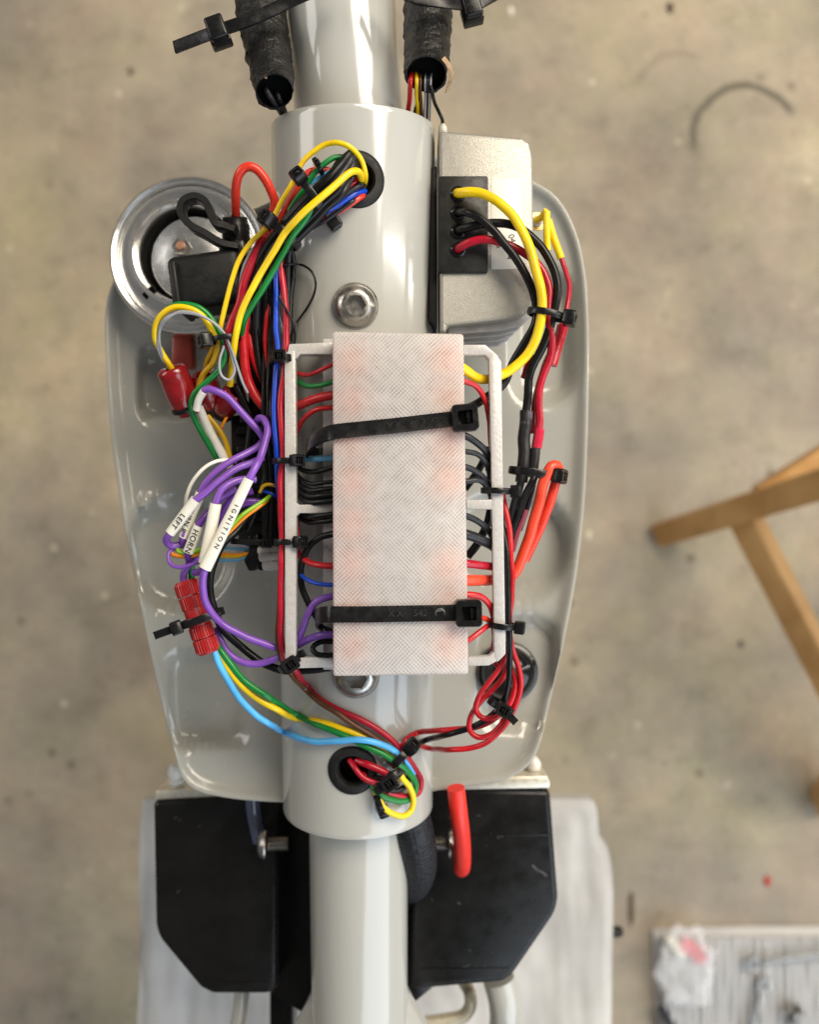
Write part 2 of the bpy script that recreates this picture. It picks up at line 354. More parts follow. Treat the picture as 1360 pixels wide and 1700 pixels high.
# grommets bent to the sleeve
def grommet(px, py, r, label):
    s0, a0 = on_axis(px, py); r = r*1.02
    prof = [(r*0.60, -14), (r*0.60, 2.5), (r*0.64, 5), (r*0.74, 5.5), (r*0.86, 5), (r*0.95, 3), (r, 0.2), (r, -3)]
    V = []; Fc = []; n = 56
    for rr, h in prof:
        for k in range(n):
            a = 2*math.pi*k/n; V.append(skin(s0+math.sin(a)*rr, a0+math.cos(a)*rr/RS, RS+h))
    for i in range(len(prof)-1):
        for k in range(n):
            k2 = (k+1) % n; Fc.append((i*n+k, i*n+k2, (i+1)*n+k2, (i+1)*n+k))
    g = add('grommet', V, Fc, blkr, frame, label=label)
grommet(*GROM[0], 'black rubber grommet near the top of the sleeve'); grommet(*GROM[1], 'black rubber grommet near the bottom of the sleeve')
def button_bolt(px, py, rpx, label, mark):
    s0, a0 = on_axis(px, py); n = (skin(s0, a0, 1)-skin(s0, a0, 0)).normalized(); o = skin(s0, a0, RS); r = rpx*K(o.z)
    root = thing('button_head_bolt', o, label, 'bolt', 'bolts through the sleeve')
    add('washer', *lathe([(r*0.5, -1), (r*1.02, -1), (r*1.04, 1), (r*1.02, 2.2), (r*0.5, 2.2)], 48, o, n, True), steel, root)
    hr = r*0.47; V, Fc = [], []
    prof = [(r*0.93, 1), (r*0.94, 5), (r*0.88, 10), (r*0.75, 15), (r*0.62, 18.5), (r*0.56, 19.2)]
    v1 = lathe(prof, 48, o, n, False)[0]; q = Vector((0, 0, 1)).rotation_difference(n); seg = 48
    V = list(v1); Fc = []
    for i in range(len(prof)-1):
        for k in range(seg):
            k2 = (k+1) % seg; Fc.append((i*seg+k, i*seg+k2, (i+1)*seg+k2, (i+1)*seg+k))
    base = (len(prof)-1)*seg
    def hexr(k): 
        a = (2*math.pi*k/seg) % (math.pi/3) - math.pi/6
        return hr*math.cos(math.pi/6)/math.cos(a)
    for zz in (19.4, 6.0):
        for k in range(seg):
            a = 2*math.pi*k/seg; V.append(o+q @ Vector((hexr(k)*math.cos(a), hexr(k)*math.sin(a), zz)))
        b2 = len(V)-seg
        for k in range(seg):
            k2 = (k+1) % seg; Fc.append((base+k, base+k2, b2+k2, b2+k))
        base = b2
    Fc.append(tuple(range(base, base+seg)))
    h = add('head', V, Fc, steel, root)
    for j, ch in enumerate(mark):
        a = math.radians(-150+j*26) if py < 800 else math.radians(-75+j*20)
        rr = r*0.72; pos = o+q @ Vector((math.cos(a)*rr, math.sin(a)*rr, 15.5))
        text('stamped_mark', ch, pos, math.degrees(a)+90, 10, steel, h, 0.8, up=n)
button_bolt(590, 508, 37, 'steel button head bolt in the sleeve above the printed cover', 'A2-70')
button_bolt(592, 1122, 37, 'steel button head bolt half hidden under the lower edge of the printed cover', 'A2-70')

# ------------------------------------------------------------------ grey moulded shield behind the tube
PZ = -270.0
out = [(520, 262), (640, 258), (780, 268), (880, 300), (925, 330), (955, 385), (970, 450), (976, 530), (976, 640), (974, 740), (968, 850), (955, 960), (934, 1070), (912, 1165), (895, 1235), (878, 1268), (845, 1290),
       (770, 1304), (640, 1322), (520, 1330), (440, 1329), (372, 1322), (325, 1310), (303, 1290), (290, 1248), (272, 1180), (247, 1070), (222, 950), (200, 830), (185, 720), (177, 610), (178, 500), (205, 440), (262, 395), (340, 365), (430, 345), (500, 300)]
def shield_h(x, y):                                     # pressed pockets, in picture coordinates
    def rr(cx, cy, hx, hy, rad, dep, soft):
        dx = max(abs(x-cx)-hx+rad, 0); dy = max(abs(y-cy)-hy+rad, 0); d = math.hypot(dx, dy)-rad
        if dx == 0 and dy == 0: d = max(abs(x-cx)-hx, abs(y-cy)-hy)
        t = min(1, max(0, (-d+soft)/(2*soft))); return dep*t*t*(3-2*t)
    h = rr(292, 640, 60, 52, 22, -26, 9) + rr(300, 915, 82, 92, 80, -22, 9) + rr(345, 1160, 62, 75, 24, -24, 8)
    h += rr(845, 905, 98, 82, 78, -24, 9) + rr(900, 560, 46, 105, 40, -18, 14) + rr(862, 1120, 62, 92, 40, -16, 9) + rr(272, 838, 42, 14, 12, 14, 5)
    return h*1.6 + 3*noise.noise(Vector((x*0.008, y*0.008, 0)))
def shield():
    loop = spline([Vector((x, y, 0)) for x, y in out+[out[0]]], 14)[:-1]; n = len(loop); M = 70; V = []; Fc = []
    c = Vector((585, 790, 0))
    def pt(q, z): return P(q.x, q.y, z)
    for i in range(M+1):
        t = (i/M)**0.8
        for q in loop:
            p = c.lerp(q, t); e = (1-t)*(q-c).length          # distance to the edge
            rim = 16*math.exp(-(e/16.0)**2)
            z = PZ+shield_h(p.x, p.y)+rim+ (p.x-585)**2*0.00010
            V.append(pt(p, z))
    for i in range(M):
        for k in range(n):
            k2 = (k+1) % n; Fc.append((i*n+k, i*n+k2, (i+1)*n+k2, (i+1)*n+k))
    b = M*n; prev = b
    for sc, dz in ((1.004, -1.5), (1.006, -6), (1.004, -14), (0.985, -16)):       # turned-down lip
        n0 = len(V)
        for k in range(n):
            v = V[b+k]; cw = P(c.x, c.y, PZ); V.append(Vector((cw.x+(v.x-cw.x)*sc, cw.y+(v.y-cw.y)*sc, v.z+dz)))
        for k in range(n):
            k2 = (k+1) % n; Fc.append((prev+k, prev+k2, n0+k2, n0+k))
        prev = n0
    return V, Fc
V, Fc = shield(); Fc = [tuple(reversed(f)) for f in Fc]
add('body_shield', V, Fc, paint2, sharp=75, label='wide light grey moulded shield with pressed pockets behind the wiring', cat='shield')
# black rubber stop on the shield
o = P(843, 1116, -262); r = 50*K(-262)
k = thing('rubber_stop', o, 'shiny round black rubber stop on the shield behind the looped red wires', 'rubber stop')
add('flange', *lathe([(r*0.5, -10), (r, -8), (r*1.02, 0), (r*0.97, 7), (r*0.88, 9), (r*0.84, 6), (r*0.5, 6)], 56, o, (0, 0, 1), True), blkg, k)
add('dome', *lathe([(r*0.90, 4), (r*0.87, 14), (r*0.76, 26), (r*0.56, 36), (r*0.30, 42), (r*0.10, 44), (0.5, 44.2)], 56, o), blkg, k)

# ------------------------------------------------------------------ bottom: black boxes, foam, hose
foam = mat('pale_grey_foam', (0.47, 0.455, 0.435, 1), 0.75, bump=0.6, bscale=40, var=0.16, vscale=16)
def foam_sheet(outline, z, lab, name, ribs=0.0, period=40, m=foam, cat='foam sheet', thick=30, wr=0):
    loop = spline([P(x, y, z) for x, y in outline+[outline[0]]], 60)[:-1]; c = sum(loop, Vector())/len(loop); n = len(loop); M = 44; V = []; Fc = []
    for i in range(M+1):
        t = (i/M)**0.75
        for q in loop:
            p = c.lerp(q, t)
            hh = 14*noise.noise(p*0.004)+5*noise.noise(p*0.02)+wr*noise.noise(Vector((p.x*0.022, p.y*0.0035, 1.7)))+wr*0.5*noise.noise(Vector((p.x*0.05, p.y*0.012, 4.1)))
            if ribs: hh += ribs*math.sin(p.x*2*math.pi/period)
            if t > 0.97: hh -= 10
            V.append(p+Vector((0, 0, hh)))
    for i in range(M):
        for k in range(n):
            k2 = (k+1) % n; Fc.append((i*n+k, (i+1)*n+k, (i+1)*n+k2, i*n+k2))
    b = len(V)-n; n0 = len(V)
    for k in range(n): V.append(V[b+k]+Vector((0, 0, -thick)))
    for k in range(n):
        k2 = (k+1) % n; Fc.append((b+k, n0+k, n0+k2, b+k2))
    return add(name, V, Fc, m, sharp=80, label=lab, cat=cat)
foam_sheet([(236, 1330), (500, 1332), (800, 1330), (960, 1326), (984, 1328), (993, 1350), (996, 1388), (1011, 1410), (1018, 1450), (1019, 1560), (1018, 1700), (1016, 1900), (700, 1920), (400, 1920), (222, 1900), (226, 1700), (230, 1560), (232, 1400)], -1150,
           'pale grey foam wrap lying wide beneath the two black boxes', 'foam_wrap', thick=50, wr=9)
add('foam_block', *pxprism([(300, 1680), (950, 1680), (950, 1900), (300, 1900)], FZ, -1240, 20), foam, label='grey block under the foam wrap at the lower edge', cat='block')
add('black_peg', *lathe([(14, -40), (16, -34), (16, 30), (11, 40)], 20, P(1012, 1548, -1190), (1, 0.1, 0)), blkr, label='small black peg sticking out of the right edge of the foam wrap', cat='peg')
def black_box(pts, z1, z0, lab, mir):
    root = thing('black_box', P(pts[0][0], pts[0][1], z0), lab, 'box', 'black boxes at the foot of the shield')
    add('housing', *pxprism(pts, z0, z1, 17, 4), blkbox, root)
    return root
BZ = -400
bl = black_box([(253, 1330), (462, 1318), (462, 1640), (446, 1652), (352, 1652), (332, 1642), (264, 1560), (257, 1540)], BZ, BZ-260, 'black box with a chamfered corner left of the lower tube', 0)
br = black_box([(690, 1308), (914, 1312), (928, 1495), (922, 1518), (852, 1620), (836, 1632), (700, 1644), (676, 1640)], BZ, BZ-260, 'scuffed black box with a chamfered corner right of the lower tube', 1)
brm = mat('brushed_plate', (0.66, 0.62, 0.52, 1), 0.35, 0.5, var=0.1, bump=0.05)
add('top_plate', *pxprism([(700, 1292), (908, 1288), (914, 1296), (914, 1309), (700, 1313)], BZ-200, BZ+14, 5), brm, br)
add('top_plate', *pxprism([(258, 1312), (400, 1310), (400, 1327), (255, 1329)], BZ-200, BZ-10, 5), brm, bl)
worn = mat('worn_edge', (0.05, 0.05, 0.05, 1), 0.5, var=0.5, vscale=300)
add('panel_seam', *pxprism(rect(772, 1385, 914, 1388), BZ-4, BZ+1.2, 0.6), blkbox, br)
add('panel_seam', *pxprism(rect(700, 1607, 846, 1610), BZ-4, BZ+1.2, 0.6), blkbox, br)
add('panel_seam', *pxprism(rect(350, 1630, 446, 1633), BZ-4, BZ+1.2, 0.6), blkbox, bl)
rnd = random.Random(4)
for (par, x0, y0, x1, y1, n_) in ((br, 700, 1330, 900, 1600, 7), (br, 790, 1382, 915, 1390, 6), (br, 770, 1602, 850, 1610, 6), (bl, 290, 1345, 430, 1620, 4)):
    for _ in range(n_):                                                # paint chips and dried specks
        px = rnd.uniform(x0, x1); py = rnd.uniform(y0, y1); a_ = rnd.uniform(0, 3.14); q = P(px, py, BZ+0.3)
        add('paint_chip', *obox(q, Vector((math.cos(a_), math.sin(a_), 0)), Vector((-math.sin(a_), math.cos(a_), 0)), Vector((0, 0, 1)), rnd.uniform(1.0, 4.0), rnd.uniform(0.7, 1.6), 0.4, 0.2, 1), worn, par)
q = P(893, 1444, BZ+0.3)
add('scratch', *sweep(spline([P(884, 1436, BZ+.3), P(892, 1444, BZ+.3), P(901, 1448, BZ+.3), P(908, 1455, BZ+.3)], 3), 5, 0.8), worn, br)
white_pl = mat('white_plastic', (0.72, 0.70, 0.64, 1), 0.35, var=0.06)
for (px, py, par, lab) in ((885, 1278, br, ''), (292, 1290, bl, '')):
    q = P(px, py, BZ-30)
    add('vent_nipple', *lathe([(17, -30), (17, 0), (12, 2), (12, 10), (16, 12), (16, 20), (8, 34), (4, 36)], 24, q, (0, 0.85, 0.5)), white_pl, par)
def stud(px, py, sg, lab, z):
    q = P(px, py, z); root = thing('threaded_stud', q, lab, 'stud', 'studs beside the lower tube')
    prof = [(12, -46)]
    for i in range(11): prof += [(15, -44+i*4), (12, -42+i*4)]
    add('thread', *lathe(prof, 28, q, (sg, 0, 0.1)), steel, root)
    add('cap', *lathe([(28, 0), (29, 3), (26, 10), (18, 16), (6, 18), (1, 18.2)], 32, q, (sg, 0, 0.1)), steel, root)
stud(746, 1401, 1, 'steel stud with a domed cap next to the red sleeve', -330)
stud(441, 1402, -1, 'steel stud with a domed cap on the left black box', -340)
add('recess_dark_sheet', *pxprism([(440, 1300), (745, 1296), (720, 1640), (660, 1690), (512, 1690), (450, 1650)], -620, -470, 6), blkbox, label='black sheet added for the dark recess behind the lower tube between the boxes', cat='plate')  # added black sheet, stands in for the dark of the recess
add('black_strut', *pxprism(rect(447, 1600, 487, 1780), -640, -560, 6), blkbox, label='black strut running down under the left black box', cat='strut')
pts = [P(676, 1340, -215), P(686, 1380, -225), P(692, 1412, -250), P(692, 1440, -290), P(686, 1460, -345), P(676, 1468, -420)]
def braided(path, r0, n=72):
    V, Fc = tube(path, r0, n)
    for i in range(len(V)):
        c = path[i//n]; a = 2*math.pi*(i % n)/n; l = (i//n)*0.62
        V[i] = c+(V[i]-c)*(1+0.032*math.sin(13*a+l*1.5)*math.sin(13*a-l*1.5)+0.02*noise.noise(V[i]*0.06))
    return V, Fc
hose = add('braided_hose', *braided(spline(pts, 2.5), 38.5), braid, sharp=80, label='thick black braided hose curving out from under the sleeve', cat='hose')
pts = [P(757, 1308, -215), P(762, 1350, -225), P(767, 1395, -262), P(768, 1432, -310), P(766, 1446, -350)]
add('red_sleeve', *tube(spline(pts, 6), lambda t: 17 if t < .93 else 17-60*(t-.93), 24), mat('red_rubber', (0.78, 0.03, 0.018, 1), 0.42, var=0.06), label='thick red rubber sleeve hanging over the right black box', cat='sleeve')
pts = [P(690, 1700, -600), P(735, 1694, -600), P(770, 1686, -600), P(781, 1670, -600), P(780, 1648, -600), P(770, 1630, -640)]
add('bent_rod', *tube(spline(pts, 8), 15, 18), mat('cream_metal', (0.66, 0.60, 0.46, 1), 0.35, 0.3), label='cream coloured bent metal rod below the right black box', cat='rod')
pts = [P(418, 1318, -372), P(421, 1350, -378), P(430, 1395, -392)]
add('grey_hose', *tube(spline(pts, 6), 15, 20), mat('blue_grey_hose', (0.07, 0.085, 0.14, 1), 0.15, coat=0.6), label='short glossy blue grey hose dropping into the left black box', cat='hose')

# ------------------------------------------------------------------ taped harness tails at the top
def taped(path, r, lab, torn, npx):
    root = thing('taped_harness', path[0], lab, 'taped cable', 'taped harness tails beside the upper tube')
    sp = spline(path, 5); V, Fc = tube(sp, r, 40, False)
    V2 = []
    for i, v in enumerate(V):
        c = sp[i//40]; d = (v-c).normalized(); a = i % 40
        ln = i//40
        b = 3.0*noise.noise(v*0.05)+2.2*noise.noise(v*0.16)+1.6*(1 if ((ln*5+a*1.6) % 46) < 5 else 0)
        if ln > len(sp)-6: b += 3*noise.noise(Vector((a*0.35, 3, ln*.3)))
        V2.append(v+d*b)
    n = len(V2); k = 40                                              # inner wall so that the end reads as an open mouth
    inner = []
    for j in range(14):
        c = sp[len(sp)-1-j*2]
        for a in range(40): inner.append(c+(V[(len(sp)-1-j*2)*40+a]-c)*(0.93 - 0.01*j))
    V2 += inner
    e = (len(sp)-1)*40
    for a in range(40): Fc.append((e+a, e+(a+1) % 40, n+(a+1) % 40, n+a))
    for j in range(13):
        for a in range(40): Fc.append((n+j*40+a, n+j*40+(a+1) % 40, n+(j+1)*40+(a+1) % 40, n+(j+1)*40+a))
    Fc.append(tuple(n+13*40+a for a in range(40)))
    cm = sp[-4]; fr_ = frames(sp)[-1]
    add('mouth', [cm+(fr_[1]*math.cos(2*math.pi*a/30)+fr_[2]*math.sin(2*math.pi*a/30))*(r(1.0) if callable(r) else r)*0.93 for a in range(30)], [tuple(range(30))], hole, root, smooth=False)  # flat black disc painted for the darkness inside the tail
    add('tape_wrap', V2, Fc, tape, root, sharp=80)
    fl_ = mat('torn_tape_backing', (0.42, 0.27, 0.15, 1), 0.8, var=0.3, vscale=700)
    for pts, ww in torn:
        add('torn_edge', *sweep(spline([P(*p) for p in pts], 3), ww, 1.2), fl_, root)
    return root
taped([P(424, -60, -40), P(430, 0, -36), P(438, 45, -28), P(446, 90, -12), P(452, 125, 10), P(456, 152, 34)], lambda t: 42-11*t*t, 'black cloth taped harness tail left of the upper tube',
      [([(432, 128, 52), (437, 127, 54), (443, 129, 54)], 4)], 0)
taped([P(712, -60, -36), P(711, 0, -32), P(710, 45, -24), P(709, 88, -6), P(708, 124, 20)], lambda t: 42-8*t*t, 'black cloth taped harness tail with torn brown edge right of the upper tube',
      [([(736, 96, 66), (745, 108, 64), (750, 124, 54), (746, 140, 36), (742, 154, 20)], 7), ([(738, 98, 64), (748, 114, 56), (748, 138, 30)], 5)], 0)

# ------------------------------------------------------------------ horn
hc = P(311, 422, -170); hk = K(-150); tilt = Vector((-0.03, 0.02, 1))
horn = thing('horn', hc, 'round chrome horn with a dished face at the left of the shield', 'horn')
R = 134*hk
add('rim', *lathe([(R*0.93, -44), (R*0.99, -40), (R*1.0, -30), (R*0.985, -24), (R*1.0, -18), (R*1.005, -8), (R*0.99, 0), (R*0.955, 4), (R*0.925, 1), (R*0.915, -4), (R*0.90, -4), (R*0.90, -30)], 96, hc, tilt, True), chrome, horn)
add('bell', *lathe([(R*0.915, -14), (R*0.89, -9), (R*0.84, 2), (R*0.76, 15), (R*0.70, 21), (R*0.655, 20), (R*0.615, 10), (R*0.59, -8), (R*0.58, -24), (R*0.52, -38)], 96, hc, tilt, True), chrome, horn)
add('gap_ring', *lathe([(R*0.60, -26), (R*0.48, -24), (R*0.48, -38), (R*0.60, -38)], 64, hc, tilt, True), hole, horn)  # black ring paints the shadowed gap round the centre disc
satin = mat('satin_steel_disc', (0.88, 0.87, 0.85, 1), 0.26, 1.0, var=0.02, bump=0.0, rvar=0.03)
hc2 = hc+Vector((10, -8, 0))
add('centre_disc', *lathe([(R*0.545, -14), (R*0.54, -4), (R*0.52, 0), (R*0.42, 2), (R*0.36, 4), (R*0.25, 7), (R*0.18, 8), (R*0.12, 8), (1, 8)], 72, hc2, tilt), satin, horn)
hn = hc2+Vector((-18, 18, 8))
add('hex_nut', *lathe([(17, 0), (17, 8), (15, 10), (9.5, 10), (9.5, 3)], 6, hn, tilt, False), steel, horn)
add('adjuster_screw', *lathe([(9, 0), (9, 11), (7, 13), (1, 13)], 16, hn, tilt), mat('copper', (0.62, 0.33, 0.22, 1), 0.45, 0.8), horn)
add('slot', *obox(P(246, 485, -150)+Vector((0, 0, -7)), Vector((0.75, 0.66, 0)), Vector((-0.66, 0.75, 0)), Vector((0, 0, 1)), 12, 6, 6, 1), hole, horn)
add('terminal_cover', *pxprism([(284, 556), (318, 556), (321, 612), (283, 606)], -240, -205, 6), mat('translucent_red_cover', (0.42, 0.055, 0.035, 1), 0.35, var=0.15), horn)

# ------------------------------------------------------------------ regulator
RZ = -45.0
reg = thing('regulator', P(800, 380, -200), 'cast aluminium voltage regulator with fins right of the sleeve', 'regulator')
rp = [(729, 216), (868, 228), (880, 236), (885, 260), (888, 480), (884, 508), (868, 524), (840, 531), (742, 541), (742, 552), (731, 552)]
add('housing', *pxprism(rp, -150, RZ, 7, 3), alu, reg)
add('mount_lug', *pxprism([(729, 206), (737, 203), (742, 209), (743, 222), (729, 222)], -150, RZ-2, 2), alu, reg)
for i in range(4):
    d = i*5
    add('fin', *pxprism([(744, 520), (884-d, 500), (886-d*1.6, 520+d), (868-d*1.5, 540+d*1.6), (828, 549+d*1.7), (744, 556+d*1.6)], RZ-22-i*17-8, RZ-22-i*17, 2.5), finm, reg)
add('connector_block', *pxprism(rect(728, 291, 811, 452), RZ-20, RZ+9, 4), mat('black_potting', (0.014, 0.0135, 0.012, 1), 0.42, spec=0.35, bump=0.12, bscale=900, var=0.25), reg)
add('side_gasket', *pxprism([(716, 275), (726, 275), (726, 545), (713, 530)], -190, RZ-18, 3), blkr, reg)
for yy in (322, 353, 384, 415):
    add('wire_seal', *lathe([(9, -1), (13, 0), (13, 2.5), (10, 4), (8, 3)], 20, P(761, yy, RZ+9), (0, 0, 1), True), blkg, reg)
stk = mat('paper_sticker', (0.80, 0.79, 0.73, 1), 0.5, var=0.03)
ink = mat('black_ink', (0.012, 0.012, 0.012, 1), 0.6)
sk = add('sticker', *pxprism([(816, 297), (862, 296), (865, 300), (869, 446), (816, 447)], RZ-0.5, RZ+0.7, 0.3), stk, reg)
for (ch, px, py) in (('04', 850, 396), ('6', 829, 408), ('4', 846, 427), ('0', 839, 371)):
    text('printed_digits', ch, P(px, py, RZ+0.9), -75, 15, ink, sk, 0.15)

# ------------------------------------------------------------------ printed bracket and cover
def print_mat():
    m, nt, b = nodes('printed_translucent_plastic'); N = nt.nodes.new; L = nt.links.new
    tc = N('ShaderNodeTexCoord'); hs = []
    for ang, sc in ((45, 262), (-45, 262)):
        mp = N('ShaderNodeMapping'); mp.inputs['Rotation'].default_value = (0, 0, math.radians(ang)); L(tc.outputs['Object'], mp.inputs[0])
        wv = N('ShaderNodeTexWave'); wv.inputs['Scale'].default_value = sc; wv.inputs['Distortion'].default_value = 2.2; wv.inputs['Detail'].default_value = 3; wv.inputs['Detail Scale'].default_value = 0.6; L(mp.outputs[0], wv.inputs['Vector']); hs.append(wv.outputs['Fac'])
    nz = N('ShaderNodeTexNoise'); nz.inputs['Scale'].default_value = 260; nz.inputs['Detail'].default_value = 4; L(tc.outputs['Object'], nz.inputs['Vector'])
    nb = N('ShaderNodeTexNoise'); nb.inputs['Scale'].default_value = 90; nb.inputs['Detail'].default_value = 2; L(tc.outputs['Object'], nb.inputs['Vector'])
    nbr = N('ShaderNodeMapRange'); nbr.inputs['From Min'].default_value = 0.35; nbr.inputs['From Max'].default_value = 0.70; nbr.inputs['To Min'].default_value = 0.05; nbr.inputs['To Max'].default_value = 0.75; L(nb.outputs['Fac'], nbr.inputs['Value'])
    mxf = N('ShaderNodeMix'); mxf.data_type = 'FLOAT'; L(nbr.outputs[0], mxf.inputs[0]); L(hs[0], mxf.inputs[2]); L(hs[1], mxf.inputs[3])
    ml = N('ShaderNodeMath'); ml.operation = 'MULTIPLY'; L(hs[0], ml.inputs[0]); L(hs[1], ml.inputs[1])
    av = N('ShaderNodeMath'); av.operation = 'MULTIPLY_ADD'; L(ml.outputs[0], av.inputs[0]); av.inputs[1].default_value = 0.25; L(mxf.outputs[0], av.inputs[2])
    ad = N('ShaderNodeMath'); ad.operation = 'ADD'; L(av.outputs[0], ad.inputs[0]); L(nz.outputs['Fac'], ad.inputs[1])
    rp_ = N('ShaderNodeValToRGB'); e = rp_.color_ramp.elements; e[0].position = 0.45; e[0].color = (0.36, 0.335, 0.32, 1); e[1].position = 1.15/1.0 if False else 1.0; e[1].color = (0.80, 0.775, 0.755, 1)
    L(ad.outputs[0], rp_.inputs[0])
    bp = N('ShaderNodeBump'); bp.inputs['Strength'].default_value = 0.6; bp.inputs['Distance'].default_value = 0.0003; L(ad.outputs[0], bp.inputs['Height'])
    L(rp_.outputs[0], b.inputs['Base Color']); L(bp.outputs[0], b.inputs['Normal']); setp(b, Roughness=0.38)
    tr = N('ShaderNodeBsdfTranslucent'); tr.inputs[0].default_value = (0.97, 0.95, 0.94, 1)
    mx = N('ShaderNodeMixShader'); mx.inputs[0].default_value = 0.50; L(b.outputs[0], mx.inputs[1]); L(tr.outputs[0], mx.inputs[2])
    L(mx.outputs[0], nt.nodes['Material Output'].inputs[0]); return m
pm = print_mat()
frost = mat('frosted_print_plastic', (0.52, 0.50, 0.485, 1), 0.26, bump=0.25, bscale=700, var=0.07, vscale=500, spec=0.6)
BT = 88.0; B0 = 14.0
unit = thing('terminal_bracket', P(660, 840, B0), 'frosted white printed bracket with side rails carrying the cover', 'bracket')
ZR0, ZR1 = 8.0, 32.0
add('side_rail', *pxprism([(472, 590), (478, 582), (490, 582), (492, 840), (491, 1104), (473, 1096)], ZR0, ZR1, 2), frost, unit)
add('side_rail', *pxprism([(812, 589), (820, 584), (833, 600), (836, 840), (840, 1086), (826, 1100), (821, 1090), (817, 840)], ZR0, ZR1, 2), frost, unit)
for pts in ([(480, 571), (552, 568), (552, 588), (498, 588), (492, 596), (476, 590)], [(770, 572), (806, 572), (829, 592), (815, 600), (806, 589), (770, 589)], [(488, 831), (496, 838), (552, 837), (552, 852), (497, 852), (488, 862)],
            [(775, 830), (826, 829), (826, 858), (818, 846), (775, 845)], [(486, 1093), (552, 1090), (552, 1108), (486, 1110)], [(778, 1091), (812, 1090), (821, 1082), (832, 1094), (812, 1105), (778, 1106)]):
    add('cross_arm', *pxprism(pts, ZR0+0.5, ZR1-0.8, 1.5), frost, unit)
add('base_plate', *pxprism([(536, 562), (764, 562), (770, 1112), (536, 1112)], -4, 11, 2), frost, unit)
cover = thing('printed_cover', P(660, 840, B0), 'rectangular translucent white printed cover strapped over the connectors', 'cover')
def cover_shell(pts, z0, z1):
    T = [P(x, y, z1) for x, y in pts]; c = sum(T, Vector())/4; V = []; Fc = []
    seq = [(1.0, z0), (1.0, z1-4), (0.995, z1-1.2), (0.985, z1)]
    n = 4*8
    def rloop(ins):
        out_ = []
        for i in range(4):
            a, b_, d = T[i-1], T[i], T[(i+1) % 4]; e1 = (a-b_).normalized(); e2 = (d-b_).normalized(); r_ = 5.0
            for j in range(8):
                t = j/7; th = t*math.pi/2
                q = b_+(e1+e2)*r_ - e2*(r_*math.cos(th)) - e1*(r_*math.sin(th))
                q = q+(e1+e2)*ins
                out_.append(q)
        return out_
    for ins, z in ((0, z0), (0, z1-3.5), (1.0, z1-1.0), (3.2, z1)):
        for q in rloop(ins): V.append(Vector((q.x, q.y, z)))
    for i in range(3):
        for k in range(n): Fc.append((i*n+k, (i+1)*n+k, (i+1)*n+(k+1) % n, i*n+(k+1) % n))
    Fc.append(tuple(3*n+k for k in range(n-1, -1, -1)))
    return V, Fc
CP = [(552, 550), (770, 554), (778, 1120), (553, 1123)]
V, Fc = cover_shell(CP, B0, BT)
sh = add('lid', V, Fc, pm, cover, sharp=50)
bm = bmesh.new(); bm.from_mesh(sh.data); bmesh.ops.recalc_face_normals(bm, faces=bm.faces[:]); bm.to_mesh(sh.data); bm.free()
lev = mat('orange_lever', (0.90, 0.24, 0.05, 1), 0.5); clr = mat('clear_grey_connector', (0.60, 0.60, 0.60, 1), 0.3)
rows = [600, 668, 735, 800, 868, 936, 1003, 1070]
for i, yy in enumerate(rows):
    for side in (0, 1):
        x0, x1 = (575, 655) if side == 0 else (672, 752)
        root = thing('lever_connector', P((x0+x1)/2, yy, 20), 'orange lever connector under the printed cover, %s pair from its top, %s side' % (('first', 'second', 'third', 'fourth', 'fifth', 'sixth', 'seventh', 'lowest')[i], ('left', 'right')[side]), 'connector', 'lever connectors under the printed cover')
        add('body', *pxprism(rect(x0, yy-26, x1, yy+26), 16, 62, 3), clr, root)
        if (i*2+side) in (9,): continue
        lx = (x0-14, x0+34) if side == 0 else (x1-34, x1+14)
        for j in range(3):
            yj = yy-17+j*17
            add('lever', *pxprism(rect(lx[0], yj-6.5, lx[1], yj+6.5), 60, 75, 2), lev, root)

# ------------------------------------------------------------------ wires
NW = {}
def wire(c, lab, pts, r, z=None, m=None, nseg=12, name=None, cat='wire', grp='harness wires'):
    Q = []
    for i, p in enumerate(pts):
        if len(p) == 3: Q.append(P(*p))
        else:
            zz = z if not isinstance(z, (list, tuple)) else z[0]+(z[1]-z[0])*i/(len(pts)-1)
            Q.append(P(p[0], p[1], zz))
    zz = sum(q.z for q in Q)/len(Q)
    sp = spline(Q, 4.0)
    for i in range(1, len(sp)-1): sp[i] = sp[i]+Vector((noise.noise(sp[i]*0.03), noise.noise(sp[i]*0.03+Vector((9, 0, 0))), 0))*1.1
    return add(name or (c+'_wire'), *tube(sp, r*K(zz), nseg), m or wmat(c), label=lab, cat=cat, group=grp, sharp=60)
s = SZ
# upper bundle out of the top grommet
wire('yellow', 'thin yellow wire arching highest out of the upper grommet', [s(604, 308, -10), s(607, 296, 14), s(606, 286, 24), s(598, 263, 34), s(583, 246, 40), s(562, 238, 42), (539, 240, 68), (515, 256, 62), (498, 276, 56), (482, 310, 50), (466, 338, 44), (451, 365, 36), (436, 384, 30), (416, 402, 26), (395, 437, 24), (380, 483, 22), (369, 530, 16), (364, 556, 6)], 4.4)
wire('yellow', 'thick yellow wire over the middle of the upper bundle', [s(598, 304, -8), s(599, 295, 24), s(594, 285, 44), s(583, 285, 54), s(562, 302, 62), (533, 328, 92), (509, 348, 90), (490, 367, 84), (472, 388, 72), (454, 418, 58), (433, 453, 44), (413, 490, 38), (398, 525, 32), (392, 552, 26), (388, 580, 10), (384, 612, -20), (382, 640, -40)], 5.8)
wire('green', 'thick green wire hugging the thick yellow wire down the left', [s(598, 284, -6), s(594, 274, 22), s(580, 270, 34), s(565, 284, 38), (545, 308, 62), (520, 344, 66), (501, 372, 66), (485, 392, 62), (472, 417, 50), (454, 450, 37), (436, 480, 30), (416, 511, 22), (404, 535, 10), (400, 565, -20), (394, 610, -60)], 5.2)
